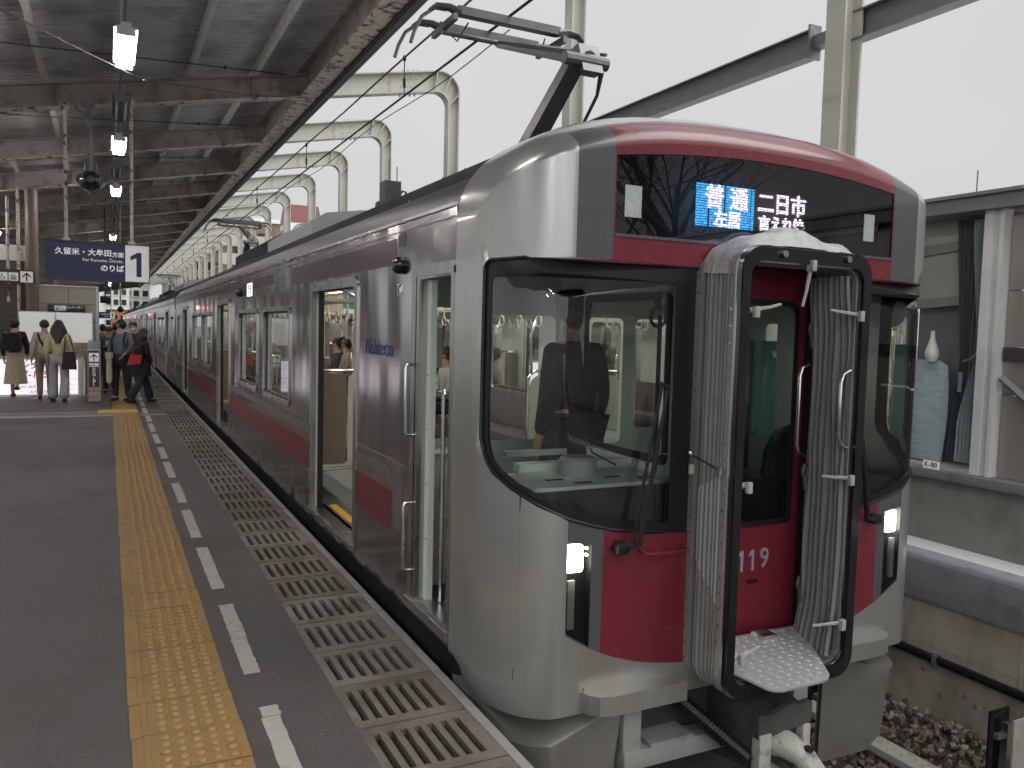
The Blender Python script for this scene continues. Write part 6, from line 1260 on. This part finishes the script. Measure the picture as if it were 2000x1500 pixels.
SEATED = dict(pel=(0,0,.58), spi=(0,-.02,.78), che=(0,0,.97), nec=(0,.01,1.11), hd=(0,.03,1.25), shL=(-.17,0,1.03), elL=(-.21,.06,.78), wrL=(-.08,.24,.72), shR=(.17,0,1.03), elR=(.21,.06,.78), wrR=(.08,.24,.72), hiL=(-.09,.05,.56), knL=(-.10,.45,.55), anL=(-.10,.43,.13), hiR=(.09,.05,.56), knR=(.10,.45,.55), anR=(.10,.43,.13))
for i,(y,c,lab) in enumerate(((15.1,(.03,.03,.035),'seated passenger in black seen through the first open doorway, left head'),(14.45,(.22,.18,.14),'seated passenger in tan seen through the first open doorway, right head'),(9.6,(.35,.33,.30),'seated passenger in pale top seen through the cab doorway'),(10.4,(.04,.04,.06),'seated passenger in navy seen behind the cab doorway'),(17.2,(.12,.12,.13),'seated passenger in grey behind the windows beyond the first doorway'))):
    person(lab, (XR-.34,y,.12), R(90), 1.62, SEATED, ('seat%d'%i,c), ('charcoal',(.02,.02,.022)), HB, group='seated passengers on the far bench', face=True)
# ------------------------------------------------------------------ buildings beyond
def facade(name, label, x0, x1, y0, y1, z1, m_, rows, cols, wm='blackgloss', balc=False, z0=-1.4, sill='whiteenamel'):
    t = thing(name, label, 'building', ((x0+x1)/2,(y0+y1)/2,z0)); mb = MB(); mb.box(x0,x1,y0,y1,z0,z1); obj('wall', mb, m_, t)
    fh = (z1-1.0)/rows; fw_ = (x1-x0)/cols; lw = (y1-y0)/cols
    for r_ in range(rows):
        zz = .4+fh*r_
        for c_ in range(cols):
            xa = x0+fw_*(c_+.2); ya = y0+lw*(c_+.2)
            for q,s_ in (((xa,xa+fw_*.6,y0-.06,y0-.01),(xa-.1,xa+fw_*.6+.1,y0-.16,y0-.061)),((x0-.06,x0-.01,ya,ya+lw*.6),(x0-.16,x0-.061,ya-.1,ya+lw*.6+.1))):
                mb = MB(); mb.box(*q,zz+fh*.25,zz+fh*.8); wo = obj('window', mb, wm, t, smooth=0)
                mb = MB(); mb.box(*s_,zz+fh*.19,zz+fh*.24); obj('window_sill', mb, sill, wo, smooth=0)
        if balc: mb = MB(); mb.box(x0-.9,x1,y0-.9,y0-.02,zz-.05,zz+.08); mb.box(x0-.9,x1,y0-.9,y0-.84,zz+.08,zz+.9); obj('balcony', mb, 'shaft', t, smooth=0)
    mb = MB(); mb.box(x0-.25,x1+.25,y0-.25,y1+.25,z1,z1+.35); obj('roof_edge', mb, 'whiteenamel', t, smooth=0); return t
wb = mat('pale_render', (.62,.60,.56), .8, var=.06, vs=.6); bb = mat('beige_render', (.45,.38,.29), .8, var=.1, vs=.6); tb = mat('brown_tile', (.26,.17,.12), .6, var=.12, vs=2); ob = mat('orange_brick', (.42,.17,.08), .8, var=.15, vs=1)
t = facade('hotel_building', 'pale building with a red mansard roof and an oval logo sign behind the posts', 11.9, 13.8, 60.2, 62.6, 8.7, wb, 4, 2)
mb = MB(); mb.prism([(11.6,9.05),(14.1,9.05),(13.8,10.3),(11.8,10.3)], lambda u,v,k:(u,59.9+2.9*k,v)); obj('mansard_roof', mb, mat('red_roof', (.26,.10,.095), .5, var=.15, vs=3), t)
mb = MB(); mb.box(11.8,13.3,59.85,60.0,7.5,8.98); sb = obj('sign_board', mb, 'whiteenamel', t); mb = MB(); mb.ring([(12.55+.55*math.cos(R(a)),8.62+.36*math.sin(R(a))+.10*math.cos(R(a))) for a in range(0,360,15)],[(12.55+.47*math.cos(R(a)),8.62+.28*math.sin(R(a))+.09*math.cos(R(a))) for a in range(0,360,15)],lambda u,v,k:(u,59.84-.02*k,v)); obj('oval_emblem', mb, 'greyfilm', sb); text('sign_lettering','SAPPORO',.27,mat('sign_teal',(.03,.22,.35),.5),at_front(12.55,59.83,7.9),sb,bold=.006,sx=1.0)
facade('apartment_building', 'brown tiled apartment block with white balcony bands seen through the portal posts', 9.6, 17.0, 74, 90, 10.5, tb, 6, 4, balc=True)
facade('office_building', 'beige office block with rows of windows beyond the far pantograph', 6.6, 10.6, 92, 106, 9.0, bb, 5, 3)
facade('apartment_tower', 'slim pale tower with small windows far beyond the platform end', 2.6, 4.6, 108, 118, 6.2, wb, 4, 2)
facade('brick_building', 'low orange brick building at the far end of the platform', .4, 3.4, 125, 140, 3.2, ob, 2, 3)
facade('white_building', 'white office block straight above the far end of the train', -.5, 4.2, 150, 165, 9.5, wb, 5, 4)
facade('pale_building', 'pale building glimpsed past the booth on the far left', -14, -5.5, 62, 80, 9, wb, 5, 4)
# bare trees and a building behind the photographer: they are what the glass and paint of the nose mirror
bark = mat('dark_bark', (.035,.028,.022), .9, var=.3)
def tree(x, y, h, seed, lab):
    rg = random.Random(seed); t = thing('bare_tree', lab, 'tree', (x,y,-.12), 'bare trees beside the station'); br = MB(); tr = MB()
    def grow(p, d, l, r_, lev, mbx):
        n = 4; P_ = [p]; q = p; dd_ = d
        for i in range(n): dd_ = (dd_+Vector((rg.gauss(0,.13),rg.gauss(0,.13),rg.gauss(.04,.08)))).normalized(); q = q+dd_*l/n; P_.append(q)
        mbx.tube(P_, [r_*(1-.55*i/n) for i in range(n+1)], 7 if lev < 2 else 4, cap=False)
        if lev < 5:
            for k in range(rg.choice((2,3,3)) if lev else 5):
                i = rg.randint(2,n); a = Vector((rg.gauss(0,1),rg.gauss(0,1),rg.gauss(.35,.5))).normalized(); grow(P_[i], (dd_*.75+a*.65).normalized(), l*rg.uniform(.58,.8), r_*.5, lev+1, br)
    grow(Vector((x,y,-.12)), Vector((0,0,1)), h, .16, 0, tr); obj('trunk', tr, bark, t); obj('branches', br, bark, t, fix=False)
tree(9.5,-6.5,3.6,1,'bare branched tree mirrored in the nose glass, nearest the track'); tree(13.5,-9.5,4.0,5,'taller bare tree mirrored in the nose glass, beyond the nearest one'); tree(7.6,-10.5,3.4,8,'slim bare tree mirrored low in the windscreen, farthest back')
facade('mirrored_building', 'grey office block behind the photographer mirrored in the display glass', 16, 30, -30, -18, 9, mat('grey_cladding',(.25,.25,.26),.6,var=.1), 5, 6)
